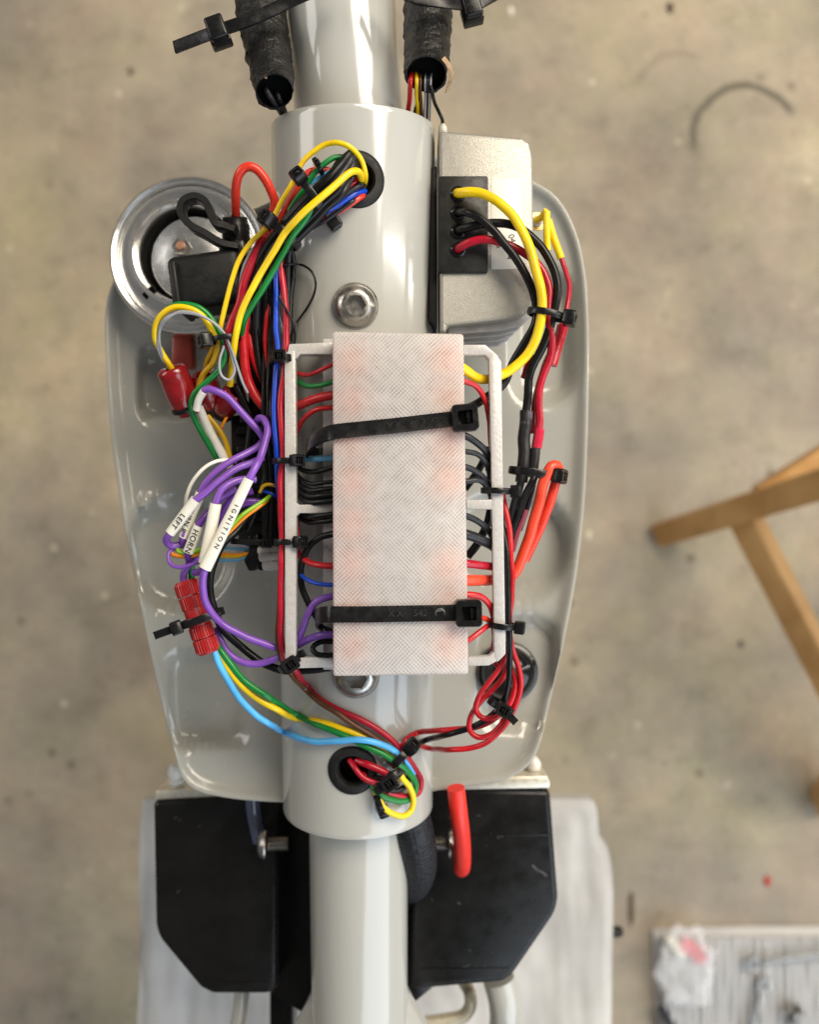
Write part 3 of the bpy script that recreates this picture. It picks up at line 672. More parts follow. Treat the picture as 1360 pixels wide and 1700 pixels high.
wire('green', 'short green wire beneath the black ring of the upper bundle', [s(590, 280, -4), s(574, 262, 22), s(556, 262, 32), (536, 274, 62), (522, 288, 60), (506, 312, 54), (480, 350, 44)], 4.6)
wire('light_blue', 'pale blue wire peeking between the green and black wires', [s(588, 290, 4), s(560, 282, 28), (534, 292, 52), (518, 304, 52), (500, 326, 46)], 3.0)
wire('scarlet', 'scarlet wire at the left edge of the upper bundle', [s(580, 300, 4), (540, 282, 48), (512, 286, 56), (498, 304, 54), (488, 322, 50), (468, 356, 34), (446, 400, 18), (430, 430, 8)], 5.0)
for i, (dx, dy, dz) in enumerate(((0, 0, 0), (9, 9, 2), (-7, 3, -6), (18, 17, -2), (4, 6, -14), (24, 24, -6))):
    wire('black' if i != 1 else 'charcoal', ['black wire highest in the upper bundle below the yellow arch', 'charcoal wire with bright gloss in the upper bundle', 'black wire on the left of the upper bundle', 'black wire deep inside the upper bundle', 'black wire at the very bottom of the upper bundle', 'black wire along the lower side of the thick yellow wire'][i],
         [s(584+dx*.5, 276+dy*.4, -4), s(582+dx*.4, 254+dy*.9, 34+dz), s(566+dx*.6, 274+dy, 44+dz), (544+dx, 298+dy, 76+dz), (520+dx, 320+dy, 72+dz), (495+dx, 346+dy, 62+dz), (466+dx*.8, 380+dy, 50+dz), (444+dx*.6, 410+dy, 30+dz), (424+dx, 450+dy, 10+dz), (412+dx*1.6, 500+dy, -6+dz), (418+dx, 560+dy, -26+dz), (430+dx, 640, -50+dz)], 6.4)
wire('charcoal', 'dark grey wire running along the lower edge of the upper bundle', [s(604, 306, -2), s(597, 308, 20), s(575, 321, 28), s(548, 340, 34), (520, 362, 58), (498, 384, 48), (484, 404, 34), (478, 440, 18), (477, 500, 8), (476, 560, 2), (478, 585, -4)], 4.6)
wire('blue', 'short blue wire in the mouth of the upper grommet', [s(606, 318, -4), s(594, 319, 14), s(576, 330, 22), s(552, 346, 26), (528, 358, 48), (506, 380, 40)], 5.0)
wire('scarlet', 'red wire lowest in the mouth of the upper grommet', [s(604, 324, -4), s(598, 328, 12), s(584, 338, 16), s(566, 350, 18), (544, 362, 36), (520, 376, 30)], 4.6)
wire('crimson', 'pink red wire beside the blue wire in the upper grommet', [s(596, 296, -4), s(588, 302, 20), s(575, 314, 26), s(560, 338, 20), (540, 352, 44), (516, 372, 36)], 4.6)
wire('charcoal', 'dark wire under the cube shaped tie head at the upper grommet', [s(598, 330, -6), s(586, 334, 18), s(570, 346, 20), (544, 364, 40), (510, 384, 30), (486, 410, 14)], 3.8)
# left column
wire('blue', 'bright blue wire running straight down beside the left rail', [(476, 400, 30), (468, 424, 24), (459, 450, 18), (458, 495, 16), (458, 540, 16), (461, 578, 14), (458, 613, 16), (455, 660, 18), (455, 700, 18), (459, 747, 16), (461, 795, 6), (464, 830, -20)], 4.6)
wire('crimson', 'thick red wire running the whole length of the left rail', [(474, 404, 16), (467, 430, 16), (468, 460, 18), (472, 495, 20), (475, 525, 20), (474, 578, 18), (470, 628, 22), (466, 660, 22), (467, 710, 22), (470, 755, 20), (466, 797, 22), (466, 847, 22), (468, 892, 20), (467, 930, 22), (466, 972, 22), (466, 1022, 20), (466, 1060, 14), (472, 1088, 4), (492, 1116, -14), s(508, 1138, 10), s(530, 1160, 8), s(567, 1181, 7), s(599, 1194, 9), s(631, 1213, 14), s(654, 1232, 24), s(668, 1248, 30), s(686, 1272, 26), s(699, 1296, 18), s(696, 1314, 14), s(676, 1322, 10), s(650, 1318, 8), s(622, 1300, 6), s(600, 1284, -6)], 5.4)
wire('brown', 'brown wire under the red wire at the lower end of the left rail', [(466, 980, 12), (463, 1022, 12), (461, 1055, 8), (467, 1092, -6), (482, 1117, -18), s(507, 1144, 18), s(532, 1166, 16), s(560, 1184, 14), s(580, 1198, 12), s(609, 1216, 12), s(641, 1236, 14), s(660, 1252, 16)], 5.0)
wire('black', 'thin black wire looping out over the sleeve left of the upper bolt', [(462, 444, 10), (480, 439, 26), s(497, 439, 16), s(508, 443, 16), s(518, 452, 15), s(524, 468, 14), s(522, 486, 12), s(512, 508, 9), s(500, 524, 9), s(489, 541, 22), (484, 566, 20)], 2.0)
wire('black', 'thin black wire crossing the red wire above the left rail tie', [(462, 492, 30), (470, 505, 30), (480, 522, 28), (487, 540, 26), (490, 558, 22), (486, 578, 16), (482, 592, 8)], 2.0)
for i, (x, zz) in enumerate(((448, -6), (440, -16), (478, -4))):
    wire('black', ['black wire down the column left of the blue wire', 'black wire behind the blue wire column', 'black wire between the sleeve and the red column wire'][i],
         [(468+i*4, 396, 14), (x+8, 430, zz+6), (x+4, 500, zz), (x, 600, zz), (x-2, 700, zz-6), (x+4, 800, zz-12), (x+2, 900, zz-20)], 5.2)
wire('scarlet', 'fat red wire arching from the fuse holder cap', [(391, 372, -40), (391, 358, -26), (391, 333, 0), (392, 307, 22), (398, 287, 34), (410, 277, 38), (425, 280, 36), (439, 296, 30), (450, 318, 22), (456, 338, 14), (450, 360, 2), (436, 392, -10), (424, 420, -10)], 7.6)
wire('crimson', 'thick crimson wire left of the yellow wire above the left tie', [(436, 394, 16), (425, 420, 16), (415, 442, 16), (405, 470, 16), (397, 505, 14), (385, 535, 14), (379, 556, 12), (376, 600, -20)], 7.4)
wire('red', 'dark red wire bending towards the left rail on the inside', [(412, 508, -12), (404, 560, -16), (406, 597, -20), (412, 632, -24), (424, 658, -24), (442, 679, -28), (458, 690, -36)], 8.0)
wire('red', 'dark red wire bending towards the left rail on the outside', [(418, 510, -20), (414, 555, -26), (420, 585, -26), (432, 617, -28), (441, 640, -30), (446, 668, -36), (458, 700, -44)], 8.0)
wire('grey', 'grey wire along the thick crimson wire', [(432, 398, 12), (415, 422, 10), (405, 445, 8), (398, 480, 2), (390, 520, -4)], 3.4)
conduit = mat('black_conduit', (0.006, 0.006, 0.006, 1), 0.4, spec=0.3, var=0.2, bump=0.2, bscale=300)
wire('black', 'thick black sheathed cable deep behind the red wires', [(452, 410, -24), (436, 450, -36), (428, 520, -50), (430, 600, -62), (426, 680, -78), (420, 760, -86)], 15, m=conduit, name='sheathed_cable', cat='cable')
wire('black', 'thick black sheathed cable deep behind the blue wire', [(466, 420, -30), (452, 480, -46), (448, 560, -54), (450, 650, -62), (446, 740, -70), (450, 830, -74), (446, 900, -80)], 14, m=conduit, name='sheathed_cable', cat='cable')
for i, pts in enumerate(([(446, 430, 2), (432, 480, -8), (424, 540, -14), (430, 600, -20), (442, 660, -28), (446, 720, -30)], [(440, 420, 4), (420, 470, -4), (408, 520, -14), (402, 580, -28), (398, 640, -46), (404, 700, -62)],
                         [(392, 640, -36), (408, 672, -44), (416, 700, -50), (412, 740, -56), (404, 780, -60)], [(438, 700, -40), (446, 760, -36), (440, 800, -34), (424, 850, -40), (410, 880, -48)])):
    wire('black', ['black wire slipping behind the inner dark red wire', 'black wire behind the thick crimson wire', 'black wire below the splice with its mouth to the red wires', 'black wire curling behind the purple bends'][i], pts, 5.8)
wire('red', 'red wire glimpsed between the black wires behind the blue wire', [(452, 436, 4), (446, 500, -4), (440, 560, -10), (446, 620, -16), (452, 680, -20)], 4.0)
wire('brown', 'brown wire half hidden in the black column left of the blue wire', [(458, 520, -6), (451, 600, -8), (449, 680, -8), (452, 740, -14)], 3.0)
# loop at left tie
wire('yellow', 'yellow wire of the round loop over the horn rim', [(380, 580, -4), (368, 566, 2), (352, 548, 12), (336, 525, 18), (316, 513, 22), (292, 510, 22), (272, 519, 20), (259, 539, 12), (257, 560, 0), (266, 581, -16), (278, 601, -30), (290, 620, -44)], 5.2)
wire('green', 'green wire of the round loop over the horn rim', [(262, 572, -12), (262, 545, 0), (268, 524, 10), (283, 510, 14), (301, 505, 18), (328, 510, 18), (348, 526, 14), (363, 549, 10), (371, 572, 4), (373, 595, -6), (361, 617, -12), (340, 637, -14), (322, 655, -18), (317, 672, -24), (322, 695, -40), (337, 722, -60), (360, 762, -90)], 5.0)
wire('grey', 'thin grey wire making a small drop loop under the left tie', [(274, 602, -30), (266, 578, -8), (264, 552, 10), (272, 531, 24), (292, 520, 30), (319, 521, 32), (348, 532, 28), (369, 549, 22), (379, 572, 14), (386, 598, 6), (389, 615, 2), (381, 630, 0), (368, 624, 2), (364, 600, 8), (371, 574, 14)], 2.3)
wire('grey', 'thin grey wire running on from the left tie to the red wires', [(271, 600, -28), (262, 575, -6), (267, 545, 14), (280, 527, 28), (300, 517, 32), (330, 523, 32), (355, 537, 27), (372, 553, 22), (382, 574, 16), (392, 604, 6), (401, 631, -4), (411, 652, -14)], 2.3)
wire('amber', 'amber yellow wire dropping from the left tie into the rear red splice', [(366, 560, 2), (361, 580, -8), (353, 603, -20), (337, 622, -30), (329, 642, -42), (328, 662, -56)], 5.0)
wire('amber', 'amber wire half hidden behind its neighbour under the left tie', [(360, 556, -6), (352, 582, -18), (344, 600, -30), (340, 620, -44)], 4.2)
# splices below
redpl = mat('red_splice_plastic', (0.22, 0.005, 0.008, 1), 0.22, coat=0.5, var=0.25, bump=0.12, bscale=500)
def splice(p0, p1, rpx, lab):
    a, b = P(*p0), P(*p1); d = (b-a); L_ = d.length; r = rpx*K(a.z); root = thing('red_splice', b, lab, 'splice connector', 'red splice connectors below the horn')
    add('barrel', *lathe([(r*0.55, 14), (r*0.55, 0), (r*0.80, -2), (r*0.98, 2), (r, 8), (r*0.96, 14), (r*0.98, 20), (r*1.0, L_*0.5), (r*0.92, L_*0.8), (r*0.7, L_*0.97), (r*0.4, L_)], 32, a, d), redpl, root, sharp=50)
    add('bore', *lathe([(r*0.56, 13), (r*0.56, 15), (1, 15)], 20, a, d), hole, root)
    q = a+d*0.82
    add('retainer_ring', *lathe([(r*0.9, -4), (r*1.0, -4), (r*1.05, 0), (r*1.0, 4), (r*0.9, 4)], 28, q, d, True), blk, root)
splice((284, 612, -30), (316, 690, -62), 26, 'dark red open ended splice taking the yellow loop wire')
splice((337, 622, -55), (358, 690, -95), 22, 'dark red splice hidden behind the green and amber wires')
splice((392, 650, -52), (362, 690, -90), 21, 'dark red splice with its round mouth facing the red wires')
wire('white', 'white wire stub joining the purple wire at the splices', [(326, 680, -16), (330, 664, -6), (338, 650, 2)], 6.5)
wire('white', 'thick white cable sloping down behind the purple wires', [(328, 672, -60), (344, 708, -70), (360, 738, -78), (380, 775, -90)], 7.6)
wire('amber', 'amber wire sloping down behind the purple wires', [(344, 690, -70), (362, 712, -74), (374, 732, -78), (382, 760, -86)], 4.5)
wire('orange', 'thin orange wire crossing the amber wire behind the splices', [(378, 688, -70), (368, 708, -72), (358, 728, -88), (350, 745, -100)], 2.6)
# dark connector blocks behind
hb = thing('connector_housing', P(420, 760, -180), 'black connector block in the shadow behind the purple wires', 'connector')
add('shell', *pxprism([(382, 690), (458, 680), (462, 930), (432, 950), (396, 905), (384, 800)], -190, -95, 6), blkr, hb)
for yy in (705, 740, 800, 850): add('latch', *pxprism(rect(392, yy, 446, yy+16), -100, -84, 3), blk, hb)
hb2 = thing('relay_block', P(350, 470, -120), 'black inline fuse holder box in front of the horn', 'fuse holder')
fa = math.radians(8)
c0 = P(350, 473, -42); ux = Vector((math.cos(fa), math.sin(fa), 0)); uy = Vector((-math.sin(fa), math.cos(fa), 0)); uz = Vector((0, 0, 1))
hb2.name = 'fuse_holder'; LOC['fuse_holder'] = LOC.pop('relay_block', P(350, 470, -120))
blkp = mat('black_grained_plastic', (0.006, 0.006, 0.006, 1), 0.38, spec=0.35, bump=0.3, bscale=2600, var=0.2)
add('body', *obox(c0, ux, uy, uz, 62, 46, 44, 15, 4), blkp, hb2)
add('side_rib', *obox(c0+ux*-50+uy*-6, ux, uy, uz, 5, 40, 50, 3), blkp, hb2)
add('cap', *lathe([(20, -30), (24, -28), (24, 12), (22, 16), (21, 24), (18, 26), (10, 26)], 10, P(391, 386, -40), (0, 1, 0.35)), blk, hb2)
add('neck', *obox(P(388, 418, -30), ux, uy, uz, 22, 14, 20, 5), blk, hb2)
rb = [(398, 412, -14), (372, 407, -10), (342, 390, -6), (316, 375, -4), (302, 355, -4), (306, 337, -4), (325, 329, -4), (342, 337, -4), (351, 357, -4), (360, 374, -4), (374, 378, -6), (392, 384, -8)]
def edgestrap(pts, wz, t):
    sp = spline([P(*p) for p in pts], 3); V = []; Fc = []
    for i, p in enumerate(sp):
        d = (sp[min(i+1, len(sp)-1)]-sp[max(i-1, 0)]); n = Vector((-d.y, d.x, 0)).normalized()
        for a, b in ((-1, -1), (1, -1), (1, 0.85), (0.75, 1), (-0.75, 1), (-1, 0.85)): V.append(p+n*(a*t/2)+Vector((0, 0, b*wz/2)))
    for i in range(len(sp)-1):
        for k in range(6): Fc.append((i*6+k, (i+1)*6+k, (i+1)*6+(k+1) % 6, i*6+(k+1) % 6))
    Fc.append(tuple(range(6))); Fc.append(tuple(range(len(sp)*6-1, len(sp)*6-7, -1))); return V, Fc
add('cap_strap', *edgestrap(rb, 30, 12), blkp, hb2)

def mid(a, b, n=4): return [tuple(a[i]+(b[i]-a[i])*t/n for i in range(3)) for t in range(n+1)]
# purple wires and their sleeves
lab_m = mat('white_label_sleeve', (0.80, 0.775, 0.68, 1), 0.42, bump=0.08, bscale=400, var=0.05)
def label_sleeve(par, a, b, w0, w1, txt, tsize, off=0.0, tx=0.5, nm='label_sleeve', lab=None):
    A, B = P(*a), P(*b); d = (B-A); L_ = d.length; t = d.normalized(); n = Vector((0, 0, 1)); n = (n-t*n.dot(t)).normalized(); bb = t.cross(n); V = []; Fc = []; nn = 20; M = 14
    for i in range(M+1):
        u = i/M; c = A.lerp(B, u); ww = (w0+(w1-w0)*u)/2; hh = ww*0.80
        for k in range(nn):
            an = 2*math.pi*k/nn; V.append(c+bb*(math.cos(an)*ww)+n*(math.sin(an)*hh))
    for i in range(M):
        for k in range(nn): Fc.append((i*nn+k, i*nn+(k+1) % nn, (i+1)*nn+(k+1) % nn, (i+1)*nn+k))
    base = len(V)                                                     # thin wall turned inside at both ends
    for u in (0, 1):
        c = A if u == 0 else B; ww = (w0 if u == 0 else w1)/2
        for k in range(nn):
            an = 2*math.pi*k/nn; V.append(c+t*(6 if u == 0 else -6)+bb*(math.cos(an)*ww*0.86)+n*(math.sin(an)*ww*0.80*0.84))
    for k in range(nn):
        k2 = (k+1) % nn
        Fc.append((k, base+k, base+k2, k2)); Fc.append((M*nn+k, M*nn+k2, base+nn+k2, base+nn+k))
    o = add(nm, V, Fc, lab_m, par, sharp=50, label=lab)
    if txt:
        ang = math.degrees(math.atan2(d.y, d.x)); ww = w0+(w1-w0)*tx
        text('lettering', txt, A.lerp(B, tx)+n*(ww*0.40+0.4)-bb*off, ang, tsize, ink, o, 0.3, up=n, spacing=1.75 if txt == 'IGNITION' else 1.1)
    return o
p_ig = wire('purple', 'purple wire carrying the long white IGNITION sleeve', [(426, 700, -14), (430, 694, -4), (438, 696, 4), (444, 710, 12), (441, 732, 22), (433, 756, 34), (425, 773, 46)] + mid((413, 795, 52), (340, 944, 44)) + [(336, 968, 36), (340, 995, 26), (348, 1012, 20), (360, 1027, 14), (380, 1043, 8), (407, 1057, 2), (435, 1067, -4), (460, 1075, -8), (488, 1073, -6), (510, 1062, 14), (532, 1055, 34), (562, 1053, 40)], 6.2)
label_sleeve(p_ig, (413, 795, 52), (340, 944, 44), 17, 21, 'IGNITION', 11, off=2.5, tx=0.52, lab='long white heat shrink sleeve lettered IGNITION')
wire('purple', 'purple wire slanting from the white stub under the left rail', [(338, 648, 2), (345, 646, 4), (357, 649, 4), (375, 658, 2), (395, 678, 0), (415, 700, -4), (432, 718, -10), (444, 740, -20)], 6.0)
p_l = wire('purple', 'purple wire leading into the white LEFT sleeve', [(436, 760, -6), (420, 768, 6), (395, 777, 18), (367, 796, 28), (345, 815, 34)] + mid((325, 829, 34), (282, 885, 20)) + [(276, 898, 8), (284, 906, -2), (300, 904, -8)], 6.2)
label_sleeve(p_l, (325, 829, 34), (282, 885, 20), 18, 17, 'LEFT', 13, tx=0.62, lab='white heat shrink sleeve lettered LEFT')
p_r = wire('purple', 'purple wire leading into the white sleeve half hidden behind LEFT', [(440, 728, -20), (428, 741, -10), (410, 752, 0), (382, 767, 12), (357, 785, 18), (341, 803, 18)] + mid((333, 818, 16), (303, 892, 4)) + [(304, 906, -10)], 6.0)
label_sleeve(p_r, (333, 818, 16), (303, 892, 4), 17, 16, 'TURN R', 12, tx=0.60, off=-1.5, lab='white heat shrink sleeve partly hidden behind LEFT')
p_h = wire('violet', 'violet wire leading into the white HORN sleeve', [(392, 812, -10), (370, 825, -2), (352, 843, 8), (338, 860, 17)] + mid((330, 872, 20), (312, 917, 10)) + [(314, 934, -4)], 5.8)
label_sleeve(p_h, (330, 872, 20), (312, 917, 10), 18, 18, 'HORN', 14, tx=0.55, lab='short white heat shrink sleeve lettered HORN')
p_b = wire('purple', 'purple wire leading into the blank white sleeve beside IGNITION', [(424, 796, 12), (405, 796, 22), (385, 801, 30), (368, 813, 37)] + mid((358, 836, 40), (340, 935, 32)) + [(334, 948, 16), (322, 950, 0)], 6.2)
label_sleeve(p_b, (358, 836, 40), (340, 935, 32), 19, 22, '', 10, lab='blank white heat shrink sleeve')
wire('violet', 'violet wire bent deep behind the blank sleeve', [(420, 815, -16), (395, 822, -14), (374, 842, -10), (362, 872, -10), (356, 905, -14)], 6.0)
wire('violet', 'violet wire lowest behind the IGNITION sleeve', [(428, 834, -26), (400, 838, -22), (378, 856, -20), (366, 885, -22)], 6.0)
wire('violet', 'violet wire behind the green and orange pair', [(450, 836, -34), (425, 832, -26), (402, 834, -20), (384, 846, -22)], 5.4)
wire('white', 'thin white wire arching left of the purple wires', [(392, 766, -8), (374, 764, 4), (356, 767, 14), (337, 778, 18), (320, 799, 16), (311, 820, 10), (308, 838, 0), (312, 856, -14)], 3.2)
wire('lime', 'lime green thin wire beside the orange one under IGNITION', [(452, 820, -20), (442, 828, -10), (420, 842, 2), (400, 856, 12), (382, 874, 16), (360, 898, 14), (334, 911, 12), (313, 919, 4), (298, 916, -2), (292, 905, -8)], 3.6)
wire('orange', 'orange thin wire below the lime green one', [(448, 826, -22), (436, 836, -8), (407, 858, 4), (382, 881, 8), (360, 902, 8), (333, 918, 6), (315, 924, 2), (297, 923, -2), (285, 919, -6), (287, 904, -12)], 3.6)
wire('amber', 'thin amber wire ending beside the left rail', [(431, 817, -14), (438, 806, -8), (450, 804, -6), (464, 809, -12)], 3.0)
wire('blue', 'thin blue wire ending beside the left rail under the amber one', [(434, 814, -18), (448, 818, -14), (464, 826, -18)], 3.0)
wire('purple', 'thin purple wire making a flat loop above the ribbed connector', [(292, 910, -10), (281, 916, -2), (279, 928, 4), (286, 939, 8), (302, 942, 10), (320, 937, 10), (338, 929, 8)], 3.2)
wire('purple', 'purple wire dropping into the ribbed red connector', [(332, 922, -16), (318, 934, -12), (306, 948, -12), (304, 962, -14), (310, 980, -16)], 6.2)
wire('green', 'green wire dropping behind the ribbed red connector', [(318, 930, -22), (317, 950, -24), (322, 985, -30), (340, 1030, -30), (356, 1062, -24), (368, 1082, -16), (381, 1101, -14), (405, 1130, -18), (445, 1157, -26), s(492, 1186, 10), s(531, 1205, 11), s(570, 1220, 13), s(606, 1238, 16), s(635, 1251, 24), s(661, 1268, 32), s(682, 1287, 30), s(691, 1306, 24), s(684, 1323, 18), s(667, 1330, 14), s(648, 1327, 14), s(630, 1318, 16), s(612, 1296, -6)], 5.4)
wire('light_blue', 'sky blue wire sweeping from the ribbed connector to the lower tie', [(346, 1064, -12), (355, 1080, -10), (365, 1106, -12), (380, 1133, -16), (400, 1162, -24), (425, 1187, -34), (445, 1200, -44), s(470, 1215, 22), s(490, 1223, 20), s(518, 1230, 18), s(557, 1230, 22), s(596, 1228, 27), s(628, 1234, 30), s(654, 1246, 32), s(674, 1264, 26), s(686, 1284, 18)], 5.4)
wire('yellow', 'yellow wire between the green and sky blue wires at lower left', [(352, 1062, -20), (366, 1084, -18), (380, 1113, -18), (400, 1137, -22), (425, 1158, -30), (460, 1178, -40), s(492, 1193, 6), s(525, 1197, 6), s(557, 1206, 7), s(600, 1222, 9), s(630, 1240, 14), s(655, 1264, 24), s(667, 1290, 30), s(680, 1306, 32), s(686, 1327, 30), s(682, 1346, 26), s(669, 1355, 24), s(651, 1351, 22), s(636, 1339, 20), s(629, 1326, 16), s(620, 1304, 0)], 5.2)
wire('purple', 'purple wire crossing the left rail lowest and rising to the cover', [(356, 1044, -34), (368, 1066, -26), (380, 1085, -20), (400, 1098, -18), (425, 1102, -16), (450, 1096, -14), (470, 1086, -8), (490, 1068, -2), (502, 1045, 14), (512, 1018, 28), (527, 998, 36), (562, 988, 40)], 5.8)
wire('black', 'fat black cable curving behind the IGNITION sleeve to the bracket foot', [(410, 862, -50), (392, 882, -34), (368, 905, -20), (353, 938, -14), (347, 968, -12), (352, 1002, -14), (370, 1045, -22), (400, 1073, -28), (432, 1098, -32), (460, 1110, -32), (490, 1114, -28), (525, 1111, -26), (548, 1108, -26)], 6.8)
# small wires and white plugs low behind
for i, (c, yy) in enumerate((('blue', 898), ('grey', 906), ('steel_blue', 912), ('orange', 921), ('amber', 924), ('steel_blue', 930))):
    wire(c, ['thin blue wire highest of the fan behind the fat black cable', 'thin grey wire second of the fan behind the fat black cable', 'thin dull blue wire in the middle of the fan', 'thin orange wire in the fan of thin wires', 'thin amber wire in the fan of thin wires', 'thin dull blue wire lowest of the fan'][i],
         [(340, 905+i*5, -90), (372, yy-4+i, -84), (396, yy, -80), (416, yy+(915-yy)*.5, -78), (430, 916+(i-2)*1.5, -78)], 2.4)
wp = thing('white_plug', P(445, 925, -110), 'cluster of small white plug housings beside the left rail', 'plug')
for (a, b, r) in (((428, 915, -70), (464, 911, -64), 9), ((430, 925, -66), (466, 922, -60), 9), ((436, 938, -72), (466, 937, -66), 10)):
    A, B = P(*a), P(*b); L_ = (B-A).length
    add('plug_body', *lathe([(r*.5, 0), (r*.9, 2), (r, 6), (r, L_*.6), (r*.88, L_*.62), (r*.9, L_-2), (r*.6, L_)], 20, A, B-A), white_pl, wp)
bk = thing('black_plug', P(416, 925, -120), 'small black plug at the end of the fan of thin wires', 'plug')
add('shell', *pxprism([(404, 930), (412, 916), (412, 890), (428, 886), (430, 930), (424, 948), (412, 948)], -110, -66, 3), blk, bk)

# ribbed red inline connector
ribm = mat('ribbed_red_plastic', (0.36, 0.010, 0.012, 1), 0.38, var=0.12, bump=0.05)
def ribbed(a, b, rpx, lab):
    A, B = P(*a), P(*b); d = B-A; L_ = d.length; r = rpx*K(A.z); q = Vector((0, 0, 1)).rotation_difference(d.normalized()); root = thing('inline_connector', B, lab, 'connector')
    def cap(u0, u1, ribs, chamf0, chamf1, rs, nm='ribbed_cap'):
        seg = 104; V = []; Fc = []; prof = []
        z0, z1 = u0*L_, u1*L_
        prof = [(rs*0.45, z0, 0), (rs*(0.80 if chamf0 else 0.97), z0, 0), (rs, z0+(6 if chamf0 else 2), 1), (rs, z1-(6 if chamf1 else 2), 1), (rs*(0.80 if chamf1 else 0.97), z1, 0), (rs*0.45, z1, 0)]
        for rr, z, rb_ in prof:
            for k in range(seg):
                an = 2*math.pi*k/seg; r2 = rr*(1+(0.03 if (k % 4) < 2 else -0.06)*(1 if (ribs and rb_) else 0))
                V.append(A+q @ Vector((r2*math.cos(an), r2*math.sin(an), z)))
        for i in range(len(prof)-1):
            for k in range(seg):
                k2 = (k+1) % seg; Fc.append((i*seg+k, i*seg+k2, (i+1)*seg+k2, (i+1)*seg+k))
        Fc.append(tuple(range(seg-1, -1, -1))); e = (len(prof)-1)*seg; Fc.append(tuple(range(e, e+seg)))
        add(nm, V, Fc, ribm, root, smooth=not ribs, sharp=25)
    cap(0.0, 0.20, True, True, False, r); cap(0.21, 0.385, True, False, False, r*0.97); cap(0.385, 0.62, False, False, False, r*0.93, 'body'); cap(0.62, 0.785, True, False, False, r*0.97); cap(0.795, 1.0, True, False, True, r)
ribbed((307, 964, -14), (347, 1084, -14), 20, 'ribbed red inline connector held by a tie at lower left')

# left side of the cover
zt = 46
wire('red', 'thin red wire highest on the left side of the cover', [(478, 606, -8), (489, 617, -2), (511, 622, 20), (533, 614, 36), (566, 600, zt)], 3.6)
wire('green', 'green wire second from the top on the left side of the cover', [(480, 618, -10), (491, 630, -4), (508, 640, 16), (530, 640, 34), (566, 630, zt)], 4.4)
wire('red', 'thick red wire third from the top on the left side of the cover', [(474, 684, -14), (491, 676, 0), (511, 667, 20), (533, 660, 34), (566, 654, zt)], 7.4)
wire('red', 'red wire curving up below the thick one on the left side', [(484, 745, -16), (491, 722, -6), (502, 698, 12), (523, 682, 32), (566, 674, zt)], 4.2)
wire('steel_blue', 'short dull blue wire beside the tie on the left rail', [(484, 764, -10), (502, 762, 12), (530, 761, 36), (566, 759, zt)], 5.4)
wire('black', 'black wire under the short dull blue wire on the left', [(484, 752, -14), (494, 774, 0), (511, 783, 18), (530, 782, 32), (566, 770, zt)], 4.4)
for i, (y0, y1, r) in enumerate(((780, 801, 3.6), (790, 812, 4.4), (798, 822, 5.0), (808, 832, 5.4))):
    wire('black', ['thin black wire first of four sagging from the left rail', 'black wire second of four sagging from the left rail', 'black wire third of four sagging from the left rail', 'black wire lowest of four sagging from the left rail'][i],
         [(488, y0-24, -12), (491, y0+2, -2), (500, y1-6, 12), (516, y1+2, 26), (534, y1+1, 36), (566, y1-3, zt)], r)
wire('black', 'black wire just under the left middle arm, upper of two', [(488, 840, -12), (497, 850, 0), (512, 858, 18), (532, 856, 34), (566, 852, zt)], 4.6)
wire('black', 'black wire just under the left middle arm, lower of two', [(487, 846, -16), (498, 860, -4), (514, 867, 12), (534, 866, 30), (566, 862, zt-4)], 4.6)
wire('black', 'black cable making a wide curve beneath the left lower tie', [(566, 883, zt), (553, 886, 40), (531, 893, 32), (512, 909, 22), (500, 938, 10), (501, 972, 4), (511, 1000, 4), (528, 1028, 4), (546, 1046, 8), (566, 1056, 14)], 5.6)
wire('red', 'red wire curving from the left rail to the cover below the middle arm', [(485, 896, -10), (490, 912, -2), (508, 931, 18), (528, 938, 34), (566, 939, zt)], 5.4)
wire('blue', 'blue wire curving from the left rail to the cover', [(486, 925, -12), (491, 942, -4), (504, 958, 14), (524, 968, 32), (566, 971, zt)], 3.6)
wire('black', 'black wire hooking back at the lower left corner of the cover', [(566, 1084, 36), (545, 1088, 34), (526, 1086, 30), (519, 1076, 24), (530, 1066, 16), (560, 1064, 10)], 4.6)
wire('red', 'short red wire behind the left rail under the middle arm', [(490, 840, -16), (494, 868, -12), (493, 900, -10)], 4.0)
# right side of the cover
wire('yellow', 'fat yellow cable sweeping from the regulator round to the cover', [(757, 321, -44), (764, 321, -24), (780, 319, -10), (802, 322, -2), (826, 334, 4), (846, 352, 8), (864, 377, 12), (880, 412, 14), (890, 447, 16), (899, 482, 16), (900, 513, 14), (896, 541, 10), (889, 565, 4), (872, 594, -4), (852, 612, -6), (832, 623, -6), (808, 630, 4), (788, 626, 20), (774, 615, 34), (752, 600, 44)], 8.0)
wire('black', 'fat black cable crossing over the regulator sticker', [(756, 353, -46), (764, 352, -26), (776, 352, -12), (793, 360, -4), (816, 379, 0), (840, 407, 2), (864, 440, 0), (882, 475, -2), (890, 505, -4), (888, 538, -8), (868, 574, -14), (854, 600, -18), (835, 639, -20), (811, 657, -12), (789, 672, 6), (762, 684, 30)], 7.0)
wire('black', 'fat black cable bulging outermost right of the regulator', [(756, 385, -46), (766, 381, -28), (786, 375, -16), (812, 371, -12), (845, 372, -10), (868, 382, -6), (892, 403, -2), (911, 429, 0), (924, 459, 0), (926, 487, 0), (921, 513, -2), (912, 548, -8), (899, 581, -16), (888, 602, -22), (879, 626, -26), (877, 654, -28), (874, 684, -30), (870, 720, -32)], 7.2)
